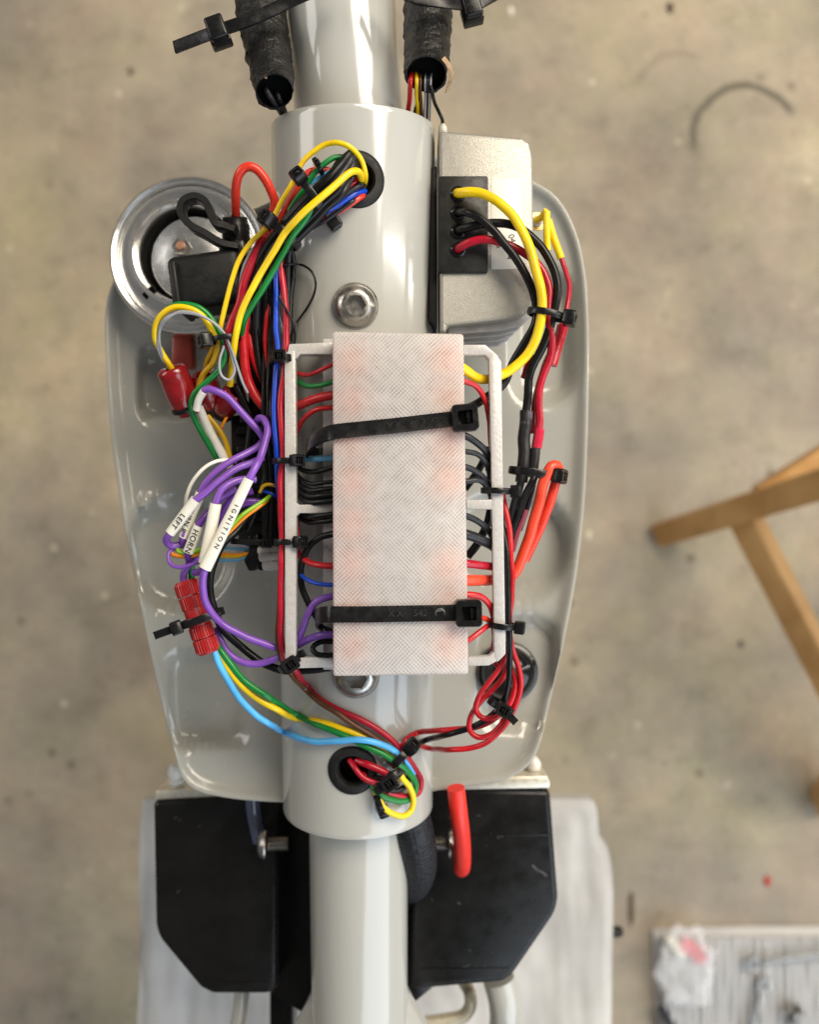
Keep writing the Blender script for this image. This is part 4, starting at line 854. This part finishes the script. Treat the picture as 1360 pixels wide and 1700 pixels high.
wire('crimson', 'thick red cable from the lowest regulator outlet to the right splices', [(757, 416, -46), (764, 411, -28), (780, 402, -16), (802, 397, -10), (831, 402, -8), (859, 413, -6), (882, 429, -4), (901, 450, -4), (912, 478, -4), (911, 505, -4), (913, 541, -6), (916, 570, -12), (914, 592, -18), (904, 617, -24), (897, 640, -28), (895, 668, -30), (896, 698, -32), (893, 724, -32), (889, 750, -32)], 6.8)
yc = mat('yellow_crimp', (0.85, 0.60, 0.005, 1), 0.35, var=0.08)
cr = thing('yellow_crimp_terminal', P(905, 365, -120), 'pair of yellow crimp sleeves with a ring terminal right of the regulator', 'crimp terminal')
add('sleeve', *tube(spline([P(908, 352, -62), P(908, 380, -60), P(909, 416, -64)], 4), 6.2, 16), yc, cr)
add('sleeve', *tube(spline([P(911, 366, -70), P(920, 396, -68), P(932, 429, -70)], 4), 6.6, 16), yc, cr)
add('sleeve', *tube(spline([P(890, 366, -84), P(898, 362, -76), P(908, 350, -64)], 4), 6, 16), yc, cr)
add('ring_terminal', *lathe([(8, -2), (16, -2), (16, 2), (8, 2)], 28, P(892, 368, -92), (0.2, 0, 1), True), mat('brass', (0.62, 0.45, 0.16, 1), 0.35, 0.9), cr)
add('screw', *lathe([(10, 0), (10, 8), (6, 11), (1, 11)], 20, P(892, 368, -92), (0.2, 0, 1)), white_pl, cr)
wire('crimson', 'thin red wire from the yellow crimp down to the right tie', [(932, 427, -70), (936, 440, -68), (941, 456, -62), (946, 480, -52), (942, 508, -40), (934, 535, -34), (928, 552, -34)], 4.4)
shr = mat('red_heat_shrink', (0.42, 0.008, 0.020, 1), 0.25, var=0.12, coat=0.3)
wire('red', 'thick red heat shrink splice below the right tie', [(935, 540, -36), (930, 560, -38), (924, 580, -38), (916, 606, -36)], 9.6, m=shr, name='red_heat_shrink')
wire('crimson', 'thin red wire beside the thick red cable on the right', [(922, 572, -40), (908, 596, -44), (896, 630, -46), (886, 680, -44), (884, 720, -44)], 4.2)
wire('crimson', 'short red wire end left of the right black cable', [(884, 588, -34), (876, 606, -38), (868, 628, -44)], 4.0)
bs = mat('black_heat_shrink', (0.013, 0.013, 0.014, 1), 0.42, bump=0.2, bscale=260, var=0.2)
wire('black', 'thick black heat shrink sleeve left in the right bundle', [(874, 682, -30), (873, 700, -30), (870, 730, -32), (871, 752, -32), (869, 778, -32), (866, 800, -36)], 10.5, m=bs, name='black_heat_shrink')
wire('black', 'black heat shrink sleeve right in the right bundle', [(889, 744, -32), (888, 760, -32), (884, 790, -32)], 8.6, m=bs, name='black_heat_shrink')
add('clear_band', *tube([P(875, 683, -30), P(874, 693, -30), P(873, 704, -30)], 10.4, 20), mat('smoky_band', (0.12, 0.10, 0.13, 1), 0.15, coat=0.5), label='glossy smoky band on the black heat shrink', cat='heat shrink')
add('pink_band', *tube([P(896, 712, -32), P(894, 726, -32), P(891, 744, -32)], 9.0, 20), mat('pink_band', (0.60, 0.02, 0.06, 1), 0.2, coat=0.5), label='glossy red band where the red cable enters black heat shrink', cat='heat shrink')
wire('orange_red', 'fat orange red cable folded over the right tie and running down left', [(924, 800, -34), (928, 784, -20), (925, 773, -10), (916, 774, -4), (908, 790, -2), (901, 808, -2), (894, 838, -4), (883, 878, -8), (871, 913, -14), (854, 951, -20), (838, 960, -20), (815, 963, -4), (790, 963, 24), (762, 963, zt)], 9.2)
wire('scarlet', 'red leg of the folded cable right of the orange red one', [(926, 782, -18), (922, 805, -20), (913, 833, -22), (901, 867, -26), (888, 896, -32), (872, 930, -38)], 8.2)
wire('charcoal', 'dark cable curving down from the right tie nearest the rail', [(868, 786, -30), (864, 806, -28), (856, 832, -28), (849, 858, -30), (846, 884, -34), (842, 920, -40)], 6.6)
wire('charcoal', 'dark cable curving down from the right tie beside the orange red one', [(888, 790, -24), (882, 804, -20), (871, 826, -20), (862, 855, -22), (852, 880, -28), (846, 905, -34)], 6.2)
wire('black', 'black cable hidden between the dark pair and the orange red cable', [(886, 795, -34), (880, 822, -36), (872, 850, -38), (862, 880, -40)], 5.8)
wire('crimson', 'pinkish heat shrink piece left of the orange red cable', [(873, 846, -30), (866, 866, -30), (856, 892, -32), (850, 915, -36)], 5.4, m=mat('pink_shrink', (0.55, 0.10, 0.16, 1), 0.2, coat=0.6), name='pink_heat_shrink')
wire('red', 'red wire curving down inside the right rail from the cover top', [(752, 628, 44), (774, 634, 38), (792, 643, 28), (806, 664, 18), (812, 694, 6), (815, 731, -6), (816, 760, -14)], 4.6)
for i, (y0, pts, r) in enumerate(((0, [(792, 735), (808, 752), (812, 780)], 6.0), (0, [(795, 755), (809, 773), (814, 800)], 4.6), (0, [(792, 783), (808, 800), (816, 826)], 5.2), (0, [(795, 797), (811, 812), (818, 834)], 4.8))):
    ys = (724, 750, 776, 799)[i]
    wire('charcoal', ['dark wire highest of four arching out of the right side of the cover', 'dark wire second of four arching out of the right side', 'dark wire third of four arching out of the right side', 'dark wire lowest of four arching out of the right side'][i],
         [(758, ys-4, zt), (774, ys, 42), pts[0]+(34,), pts[1]+(18,), pts[2]+(-6,)], r)
wire('charcoal', 'dark wire below the right middle arm, upper of two', [(758, 854, zt), (775, 857, 42), (795, 866, 32), (812, 881, 12), (822, 900, -10)], 5.4)
wire('charcoal', 'thick dark wire below the right middle arm, lower of two', [(758, 884, zt), (776, 888, 42), (798, 896, 28), (815, 904, 8), (828, 916, -12)], 8.4)
wire('black', 'black cable slanting behind the right rail wires', [(816, 842, -26), (808, 872, -26), (794, 900, -26), (776, 925, -24)], 7.0)
wire('black', 'black cable slanting behind the four dark wires', [(812, 742, -26), (802, 768, -26), (788, 790, -26), (772, 812, -24)], 6.2)
wire('crimson', 'thick crimson wire straight out of the right side of the cover', [(758, 934, zt), (776, 936, 42), (798, 938, 28), (822, 942, 2), (840, 950, -14)], 6.8)
wire('red', 'red wire arching down inside the right rail below the orange red one', [(758, 984, zt), (776, 987, 42), (798, 990, 34), (814, 1006, 18), (820, 1024, 2), (824, 1044, -12)], 5.4)
wire('scarlet', 'short scarlet wire leaving under the lower cover tie head', [(758, 1030, 36), (785, 1028, 30), (802, 1026, 20), (818, 1034, 2), (832, 1046, -14)], 4.6)
wire('red', 'red wire rising from the lower right of the cover to the rail tie', [(758, 1074, 36), (778, 1063, 34), (798, 1048, 26), (812, 1038, 14), (826, 1032, -4)], 4.6)
wire('crimson', 'thin crimson wire inside the right rail above the bottom arm', [(818, 1030, 0), (820, 1060, -6), (818, 1088, -10), (828, 1110, -14)], 3.6)
wire('black', 'black wire along the outside of the right rail', [(832, 850, -6), (835, 876, 6), (841, 908, 16), (843, 958, 20), (844, 1000, 22), (845, 1036, 24), (847, 1077, 18), (845, 1127, 6), (836, 1164, -6), (816, 1188, -20), (784, 1207, -36), (745, 1219, -50), s(706, 1229, 34), s(684, 1240, 40), s(670, 1256, 36), s(664, 1275, 26), s(640, 1290, 16), s(600, 1290, -6)], 5.2)
wire('red', 'red wire along the outside of the right rail', [(834, 812, -8), (836, 830, 2), (842, 855, 10), (847, 889, 14), (849, 927, 16), (851, 958, 16), (850, 992, 16), (846, 1036, 16), (851, 1077, 8), (862, 1110, 0), (864, 1146, -6), (852, 1180, -12), (836, 1207, -20), (812, 1230, -30), (790, 1240, -38), (751, 1244, -52), s(712, 1242, 26), s(688, 1236, 28), s(672, 1244, 28)], 4.8)
wire('red', 'red wire of the coil turning back above the small right tie', [(846, 1078, -4), (832, 1106, -4), (810, 1135, -6), (795, 1157, -10), (790, 1177, -14), (800, 1191, -16), (818, 1192, -14), (838, 1180, -10), (852, 1155, -8), (855, 1128, -8), (846, 1100, -10)], 4.8)
wire('red', 'red wire making the widest turn of the coil at lower right', [(848, 1090, -16), (838, 1120, -18), (820, 1144, -20), (797, 1166, -24), (781, 1192, -28), (780, 1212, -30), (794, 1224, -30), (816, 1219, -28), (834, 1200, -24), (846, 1172, -20), (850, 1140, -20)], 4.8)
wire('red', 'red wire running back under the black one from the coil', [(840, 1168, -22), (820, 1194, -30), (784, 1208, -42), (735, 1212, -56), s(693, 1217, 26), s(674, 1228, 28), s(665, 1244, 26)], 4.8)
wire('crimson', 'crimson wire inside the lower grommet, left of two', [s(580, 1262, -6), s(590, 1276, 8), s(604, 1292, 14), s(624, 1300, 16)], 4.8)
wire('crimson', 'crimson wire inside the lower grommet, right of two', [s(592, 1262, -6), s(612, 1270, 10), s(632, 1278, 16), s(650, 1288, 20)], 6.2)
wire('black', 'black wire curling inside the lower loop', [s(680, 1272, 18), s(676, 1300, 16), s(662, 1312, 14), s(640, 1308, 12), s(612, 1298, 0)], 4.6)
# wires at the top
wire('charcoal', 'dark wire leaving the left taped tail', [(438, 142, 10), (444, 152, 30), (456, 172, 10), (470, 192, -40), (480, 206, -80)], 4.6)
wire('black', 'black wire beside the dark one at the left taped tail', [(454, 142, 6), (462, 160, 20), (470, 180, -10), (478, 200, -60)], 4.8)
for i, (c, x0, x1, r) in enumerate((('charcoal', 704, 688, 2.4), ('grey', 708, 704, 1.8), ('charcoal', 712, 709, 2.2), ('grey', 717, 714, 1.8), ('yellow', 690, 693, 3.4), ('red', 684, 678, 4.0), ('brown', 696, 699, 3.2))):
    wire(c, ['dark wire slanting left out of the right taped tail', 'thin grey wire left in the right taped tail', 'dark straight wire in the middle of the right taped tail', 'thin grey wire right in the right taped tail', 'yellow wire end under the right taped tail', 'red wire end beside the upper tube', 'brown wire end under the right taped tail'][i],
         [(x0, 118, 0), ((x0+x1)/2, 134, 14), ((x0+x1)/2, 156, -16), (x1, 188, -66), (x1, 215, -90)], r)
wire('black', 'black wire bending right from the right taped tail to the regulator', [(714, 128, 0), (717, 150, 6), (722, 170, -30), (730, 188, -56), (735, 200, -64), (733, 214, -80)], 3.0)

# ------------------------------------------------------------------ cable ties
def head_mesh(c, ux, uy, uz, L_, W_, D_):            # hollow head: hole along uz
    V = []; Fc = []; seg = 6
    def rr(hx, hy, r):
        o_ = []
        for (sx, sy, a0) in ((1, 1, 0), (-1, 1, 90), (-1, -1, 180), (1, -1, 270)):
            for j in range(seg):
                a = math.radians(a0+90*j/(seg-1)); o_.append((sx*(hx-r)+r*math.cos(a), sy*(hy-r)+r*math.sin(a)))
        return o_
    r = min(L_, W_)*0.16
    loops = [(L_/2-1.2, W_/2-1.2, r, -D_/2), (L_/2, W_/2, r, -D_/2+1.5), (L_/2, W_/2, r, D_/2-2.0), (L_/2-1.5, W_/2-1.5, r, D_/2), (L_*0.29, W_*0.27, 1.0, D_/2), (L_*0.27, W_*0.25, 1.0, D_/2-1), (L_*0.27, W_*0.25, 1.0, -D_*0.2)]
    n = 4*seg
    for hx, hy, r_, z in loops:
        for x, y in rr(hx, hy, r_): V.append(c+ux*x+uy*y+uz*z)
    for i in range(len(loops)-1):
        for k in range(n): Fc.append((i*n+k, i*n+(k+1) % n, (i+1)*n+(k+1) % n, (i+1)*n+k))
    Fc.append(tuple(range(n-1, -1, -1))); e = (len(loops)-1)*n; Fc.append(tuple(range(e, e+n)))
    return V, Fc
def tie(px, py, z, ang, a, b, w, th, lab, tail=0, tail_dir=None, hs=1.0):
    c = P(px, py, z); kk = K(z); a *= kk; b *= kk; w *= kk
    an = math.radians(ang); ax = Vector((math.cos(an), math.sin(an), 0)); e1 = Vector((math.sin(an), -math.cos(an), 0)); e3 = Vector((0, 0, 1))
    root = thing('cable_tie', c, lab, 'cable tie', 'black cable ties')
    N_ = 48; V = []; Fc = []; t = max(1.8, w*0.16)
    for i in range(N_):
        q = 2*math.pi*i/N_; d = e1*math.cos(q)*a+e3*math.sin(q)*b; nrm = (e1*math.cos(q)/a+e3*math.sin(q)/b).normalized()
        for s_, o_ in ((-w/2, 0), (w/2, 0), (w/2, t*.7), (w*.36, t), (-w*.36, t), (-w/2, t*.7)): V.append(c+d+ax*s_+nrm*o_)
    for i in range(N_):
        j = (i+1) % N_
        for k in range(6): Fc.append((i*6+k, i*6+(k+1) % 6, j*6+(k+1) % 6, j*6+k))
    add('strap', V, Fc, blk, root, sharp=50)
    q = math.radians(th); d = e1*math.cos(q)*a+e3*math.sin(q)*b; nrm = (e1*math.cos(q)/a+e3*math.sin(q)/b).normalized(); tg = nrm.cross(ax).normalized()
    hw = w*1.75*hs; hl = w*1.9*hs; hd = w*1.45*hs
    hcen = c+d+nrm*(hd/2-0.5)
    hd_o = add('head', *head_mesh(hcen, tg, ax, nrm, hl, hw, hd), blk, root, sharp=40)
    add('pawl', *obox(hcen+nrm*(hd*0.18)+tg*(hl*0.07), tg, ax, nrm, hl*0.06, hw*0.22, hd*0.26, 0.5, 1), blk, hd_o)
    add('tail_end', *obox(hcen+nrm*(hd*0.10)-tg*(hl*0.10), tg, ax, nrm, max(1, w*0.10), w*0.40, hd*0.40, 0.4, 1), blk, root)
    if tail:
        td = Vector((math.cos(math.radians(tail_dir)), math.sin(math.radians(tail_dir)), 0.05)) if tail_dir is not None else nrm
        p0 = hcen; p1 = hcen+td*(tail*kk+hl/2)
        add('tail', *sweep([p0, p0.lerp(p1, .5), p1], w, t*1.2, up=tg if tail_dir is None else Vector((0, 0, 1))), blk, root)
    return root
tie(514, 322, 62, 38, 34, 24, 13, 128, 'black tie with a square head across the upper bundle')
tie(470, 390, 36, 52, 32, 28, 14, 132, 'black tie where the upper bundle turns down the left')
tie(541, 352, SZ(541, 352, 16)[2], 38, 15, 14, 11, -8, 'black tie with a cube head on the lower edge of the upper bundle', hs=1.15)
tie(528, 276, 60, 30, 14, 12, 7, 90, 'small black ring tie under the yellow arch', hs=0.8)
tie(374, 563, 6, 98, 25, 19, 9, 158, 'black tie gathering the yellow and green loop by the horn', hs=1.5)
tie(468, 597, 18, 92, 20, 22, 12, 90, 'black tie round the blue and red wires at the top of the left rail', tail=0)
tie(478, 766, 16, 90, 24, 24, 10, 55, 'black tie on the left rail beside the dull blue wire', hs=1.15)
tie(478, 899, 16, 90, 22, 24, 10, 40, 'black tie on the left rail below the middle arm', hs=1.15)
tie(485, 1098, 6, 125, 24, 34, 12, 84, 'black tie at the lower end of the left rail', hs=1.1)
tie(336, 1026, -6, -70, 36, 30, 13, 12, 'black tie holding the ribbed red connector to the purple wire', tail=26, tail_dir=200, hs=1.0)
tie(907, 522, 2, 78, 30, 20, 11, 12, 'black tie round the regulator cables', hs=1.3)
tie(884, 785, -18, 82, 38, 26, 12, 22, 'black tie round the right bundle and the folded orange red cable', hs=1.15)
tie(824, 815, 16, 88, 24, 24, 10, 8, 'black tie on the right rail above the middle arm', hs=1.2)
tie(833, 1038, 14, 84, 22, 24, 10, 12, 'black tie on the right rail near its lower end', hs=1.2)
tie(832, 1172, -10, 62, 22, 18, 12, 88, 'black tie round the coiled red wires at lower right', tail=18, tail_dir=-45, hs=1.0)
tie(664, 1254, SZ(664, 1254, 20)[2], -45, 22, 24, 13, 150, 'black tie at the meeting point of the lower wires')
tie(646, 1290, SZ(646, 1290, 16)[2], -55, 26, 22, 14, 92, 'black tie with a large head over the lower grommet wires', tail=14, tail_dir=215)
tie(630, 1332, SZ(630, 1332, 14)[2], 20, 14, 14, 11, -20, 'small black tie ending the lower yellow loop', hs=0.9)
tie(424, 900, -40, 88, 40, 16, 9, 60, 'black tie in the shadow left of the left rail')
# two broad ties over the cover
def broad_tie(pts, head, ang, w, lab, marks, pip=None):
    root = thing('broad_cable_tie', P(*pts[0]), lab, 'cable tie', 'broad ties over the printed cover')
    sp = spline([P(*p) for p in pts], 4)
    st = add('strap', *sweep(sp, w*K(BT), 4.5, up=Vector((-1, 0, 0.15))), blk, root, sharp=50)
    a = math.radians(ang); ux = Vector((math.cos(a), math.sin(a), 0)); uy = Vector((-math.sin(a), math.cos(a), 0)); uz = Vector((0, 0, 1))
    hcen = P(*head); L_ = 43*K(BT); hd = add('head', *head_mesh(hcen, ux, uy, uz, L_, L_*1.02, 30), blk, root, sharp=40)
    for j in range(3): add('pawl', *obox(hcen+ux*(4+j*2.6)+uz*(3-j*2), ux, uy, uz, 1.2, 9, 8, 0.4, 1), blk, hd)
    add('window_lip', *lathe([(1.2, 0), (2.4, 0), (2.4, 1.2), (1.2, 1.2)], 14, hcen+ux*(L_*0.43)+uz*14, uz, True), blk, hd)
    for s_, px, py in marks: text('moulded_mark', s_, P(px, py, BT+6.4), ang, 15, mat('moulded_mark_black', (0.035, 0.035, 0.036, 1), 0.25), st, 0.5)
    if pip: add('date_dial', *lathe([(8, 0), (8, 1.2), (6.5, 1.8), (6, 0.8), (1, 0.8)], 24, P(pip[0], pip[1], BT+5.2), uz), mat('moulded_dial', (0.10, 0.10, 0.10, 1), 0.35), st)
    # the band returns under the bracket
    u0, u1 = P(*pts[0]), P(head[0]+6, head[1]+2, 60)
    back = [hcen+uz*-10, P(head[0]+10, head[1]+4, 40), P(head[0]-4, head[1]+8, -2), P(660, (pts[0][1]+head[1])/2+14, -14), P(pts[0][0]+6, pts[0][1]+4, -6), P(*pts[0])]
    add('strap_return', *sweep(spline(back, 6), w*K(BT)*0.96, 4, up=Vector((1, 0, 0))), blk, root, sharp=50)
broad_tie([(520, 752, 4), (510, 748, 26), (514, 737, 50), (528, 726, 72), (550, 718, BT+3), (562, 716, BT+4), (600, 712, BT+4), (660, 706, BT+4), (720, 699, BT+4), (764, 694, BT+5)], (772, 694, BT+10), 5, 27, 'broad black cable tie across the upper half of the printed cover', [('X', 648, 708), ('X', 661, 706), ('3', 704, 702), ('40', 688, 704), ('C', 722, 700)])
broad_tie([(534, 1036, 4), (526, 1030, 26), (526, 1024, 55), (534, 1021, BT-12), (548, 1020, BT+2), (562, 1020, BT+4), (600, 1020, BT+4), (660, 1019, BT+4), (720, 1018, BT+4), (770, 1017, BT+5)], (778, 1017, BT+10), 1, 27, 'broad black cable tie across the lower half of the printed cover', [('X', 650, 1019), ('X', 664, 1019), ('S', 690, 1018), ('4', 698, 1018), ('2', 706, 1018)], (731, 1018))
# big ties at the top edge
def top_tie(pts, head, ang, lab, w):
    root = thing('broad_cable_tie', P(*head), lab, 'cable tie', 'broad ties on the taped tails')
    add('strap', *sweep(spline([P(*p) for p in pts], 5), w, 4.5, fixed=True), blk, root, sharp=50)
    a = math.radians(ang); ux = Vector((math.cos(a), math.sin(a), 0)); uy = Vector((-math.sin(a), math.cos(a), 0)); uz = Vector((0, 0, 1))
    add('head', *obox(P(*head), ux, uy, uz, 15, 19, 17, 4, 3), blk, root)
    add('head_step', *obox(P(*head)+uz*-8+uy*-6, ux, uy, uz, 17, 15, 13, 3, 2), blk, root)
top_tie([(289, 79, 20), (330, 63, 32), (362, 51, 44), (400, 38, 50), (440, 22, 48), (490, -2, 46), (560, -32, 60)], (361, 52, 44), 20, 'broad black tie with its long tail pointing left at the top edge', 20)
top_tie([(640, -28, 60), (690, -4, 52), (730, 2, 46), (760, 6, 30), (785, 8, 14), (830, -14, 10)], (783, 14, 16), 15, 'broad black tie head right of the right taped tail', 20)

# ------------------------------------------------------------------ on the floor
def wood_mat():
    m, nt, b = nodes('oiled_wood'); N = nt.nodes.new; L = nt.links.new
    tc = N('ShaderNodeTexCoord'); n = N('ShaderNodeTexNoise'); n.inputs['Scale'].default_value = 14; n.inputs['Detail'].default_value = 6; n.inputs['Distortion'].default_value = 0.6
    L(tc.outputs['Object'], n.inputs['Vector']); r = N('ShaderNodeValToRGB'); e = r.color_ramp.elements
    e[0].position = 0.3; e[0].color = (0.42, 0.21, 0.06, 1); e[1].position = 0.7; e[1].color = (0.66, 0.40, 0.16, 1); L(n.outputs['Fac'], r.inputs[0]); L(r.outputs[0], b.inputs['Base Color']); setp(b, Roughness=0.45); return m
wood = wood_mat()
def beam(a, b, w_, t_, up=Vector((0, 0, 1))):
    d = (b-a).normalized(); n = (up-d*up.dot(d)).normalized(); bb = d.cross(n); L_ = (b-a).length
    return obox((a+b)/2, d, bb, n, L_/2, w_/2, t_/2, 10, 3)
st = thing('wooden_stool', P(1400, 1000, FZ), 'wooden stool with splayed square legs at the right edge', 'stool')
A = P(1102, 886, FZ+20); B = P(1620, 722, -1350)
add('leg', *beam(A, B, 120, 120, Vector((0, 0.75, 0.65))), wood, st)
A2 = P(1372, 1332, FZ+20); B2 = P(1640, 980, -1350)
add('leg', *beam(A2, B2, 130, 130), wood, st)
q1 = A.lerp(B, 0.34); q2 = A2.lerp(B2, 0.34)
add('stretcher', *beam(q1, q2, 95, 120, Vector((0.7, 0, 0.7))), wood, st)
A3 = P(1420, 640, FZ+20); B3 = P(1660, 690, -1350)
q3 = A.lerp(B, 0.40); q4 = P(1480, 690, -2200)
add('leg', *beam(P(1760, 560, FZ+20), P(1700, 700, -1350), 130, 130), wood, st)
add('stretcher', *beam(q3+Vector((0, 30, 40)), q4, 95, 110), wood, st)
add('seat', *pxprism([(1500, 640), (1900, 640), (1900, 1040), (1500, 1040)], -1350, -1260, 25, 3), wood, st)
wmatm = mat('white_foam_mat', (0.62, 0.61, 0.60, 1), 0.7, var=0.05, vscale=20)
fm = foam_sheet([(1086, 1546), (1150, 1543), (1400, 1541), (1700, 1545), (1720, 2000), (1500, 2100), (1200, 2100), (1110, 2080), (1098, 1800), (1090, 1640)], FZ+26, 'ribbed white foam mat on the floor in the lower right corner', 'foam_mat', 0, 36, wmatm, 'mat', thick=34)
# ribs of the mat, each one a bar
for i in range(34):
    xw = P(1100, 1600, FZ).x+i*38; y1 = P(0, 1546, FZ).y; y0 = P(0, 2060, FZ).y
    pth = [Vector((xw+8*noise.noise(Vector((i*1.3, j*.4, 2))), y1+(y0-y1)*j/20, FZ+58+16*noise.noise(Vector((xw*.004, j*0.3, 0))))) for j in range(21)]
    add('rib', *tube(pth, 15, 8), wmatm, fm)
toolst = mat('tool_steel', (0.30, 0.29, 0.275, 1), 0.42, 0.6, var=0.15)
def wrench(p0, p1, lab):
    A, B = P(*p0), P(*p1); d = (B-A).normalized(); root = thing('wrench', A, lab, 'wrench', 'wrenches on the foam mat'); n = Vector((0, 0, 1)); bb = n.cross(d)
    add('shaft', *obox((A+B)/2+d*20, d, bb, n, (B-A).length/2-30, 15, 10, 7, 3), toolst, root)
    add('ring_end', *lathe([(17, -14), (33, -14), (36, 0), (33, 14), (17, 14)], 24, A+n*6, n, True), toolst, root)
    return root
wrench((1250, 1598, FZ+110), (1460, 1574, FZ+110), 'steel ring wrench lying across the foam mat')
wrench((1268, 1632, FZ+110), (1236, 1780, FZ+110), 'steel ring wrench pointing down off the lower edge of the picture')
def blob(c, sx, sy, sz, amp, seed, n=40, m_=24):
    V = []; Fc = []
    for i in range(m_+1):
        ph = math.pi*i/m_
        for k in range(n):
            a = 2*math.pi*k/n; d = Vector((math.sin(ph)*math.cos(a), math.sin(ph)*math.sin(a), math.cos(ph)))
            f = 1+amp*noise.noise(d*2.2+Vector((seed, 0, 0)))+amp*0.8*abs(noise.noise(d*5+Vector((0, seed, 0))))
            V.append(c+Vector((d.x*sx, d.y*sy, d.z*sz))*f)
    for i in range(m_):
        for k in range(n): Fc.append((i*n+k, (i+1)*n+k, (i+1)*n+(k+1) % n, i*n+(k+1) % n))
    return V, Fc
def bag_mat():
    m, nt, b = nodes('clear_plastic_bag'); N = nt.nodes.new; L = nt.links.new
    setp(b, Roughness=0.12); b.inputs['Base Color'].default_value = (0.85, 0.85, 0.85, 1)
    t = N('ShaderNodeBsdfTransparent'); x = N('ShaderNodeMixShader'); x.inputs[0].default_value = 0.70; L(b.outputs[0], x.inputs[1]); L(t.outputs[0], x.inputs[2]); L(x.outputs[0], nt.nodes['Material Output'].inputs[0]); return m
bag = thing('plastic_bag', P(1140, 1610, FZ+60), 'crumpled clear plastic bag holding pink pieces on the foam mat', 'bag')
add('film', *blob(P(1140, 1605, FZ+125), 120, 170, 42, 0.45, 5.3), bag_mat(), bag, sharp=30)
pk = mat('pink_plastic', (0.70, 0.09, 0.13, 1), 0.4)
pw = mat('cream_plastic', (0.78, 0.74, 0.62, 1), 0.4)
add('pink_piece', *obox(P(1145, 1572, FZ+120), Vector((.85, -.5, 0)), Vector((.5, .85, 0)), Vector((0, 0, 1)), 52, 32, 24, 8), pk, bag)
add('pink_piece', *obox(P(1163, 1590, FZ+120), Vector((.9, .4, 0)), Vector((-.4, .9, 0)), Vector((0, 0, 1)), 34, 18, 20, 8), pk, bag)
add('cream_piece', *obox(P(1122, 1570, FZ+120), Vector((.6, -.8, 0)), Vector((.8, .6, 0)), Vector((0, 0, 1)), 62, 22, 22, 8), pw, bag)
pts = [P(1098, 1672, FZ+100), P(1108, 1690, FZ+100), P(1130, 1730, FZ+100)]
add('black_pen', *tube(spline(pts, 20), 20, 12), blk, label='dark pen lying at the lower edge of the foam mat', cat='pen')
add('dark_socket', *lathe([(20, 0), (40, 0), (42, 10), (42, 60), (38, 70), (22, 70), (22, 20)], 24, P(1312, 1690, FZ+90), (0.3, 0.8, 0.4)), steel, label='steel socket lying between the wrenches at the lower edge', cat='socket')
deb = [(1275, 1463, 20, (0.5, 0.03, 0.02, 1), 'red crumb on the floor above the foam mat'), (1113, 13, 22, (0.07, 0.045, 0.025, 1), 'dark brown crumb on the floor at the top right'), (1049, 1508, 16, (0.12, 0.085, 0.05, 1), 'dark sliver on the floor beside the foam wrap'),
       (848, 18, 18, (0.75, 0.70, 0.58, 1), 'pale chip on the floor beside the top tie'), (977, 888, 18, (0.75, 0.68, 0.52, 1), 'pale chip on the floor right of the shield'), (1372, 1062, 12, (0.2, 0.16, 0.12, 1), 'dark crumb under the stool'), (217, 118, 16, (0.14, 0.11, 0.075, 1), 'dark crumb on the floor at the upper left'), (1232, 1070, 15, (0.16, 0.13, 0.11, 1), 'dark crumb on the floor between the stool legs')]
for i, (px, py, r_, c, lab) in enumerate(deb):
    add('floor_crumb', *blob(P(px, py, FZ+4), r_*(0.7 if i != 2 else 0.8), r_*(1.2 if i != 2 else 5), 9, 0.5, i*3.1, 14, 8), mat('crumb_%d' % i, c, 0.7), label=lab, cat='crumb', group='crumbs on the floor')
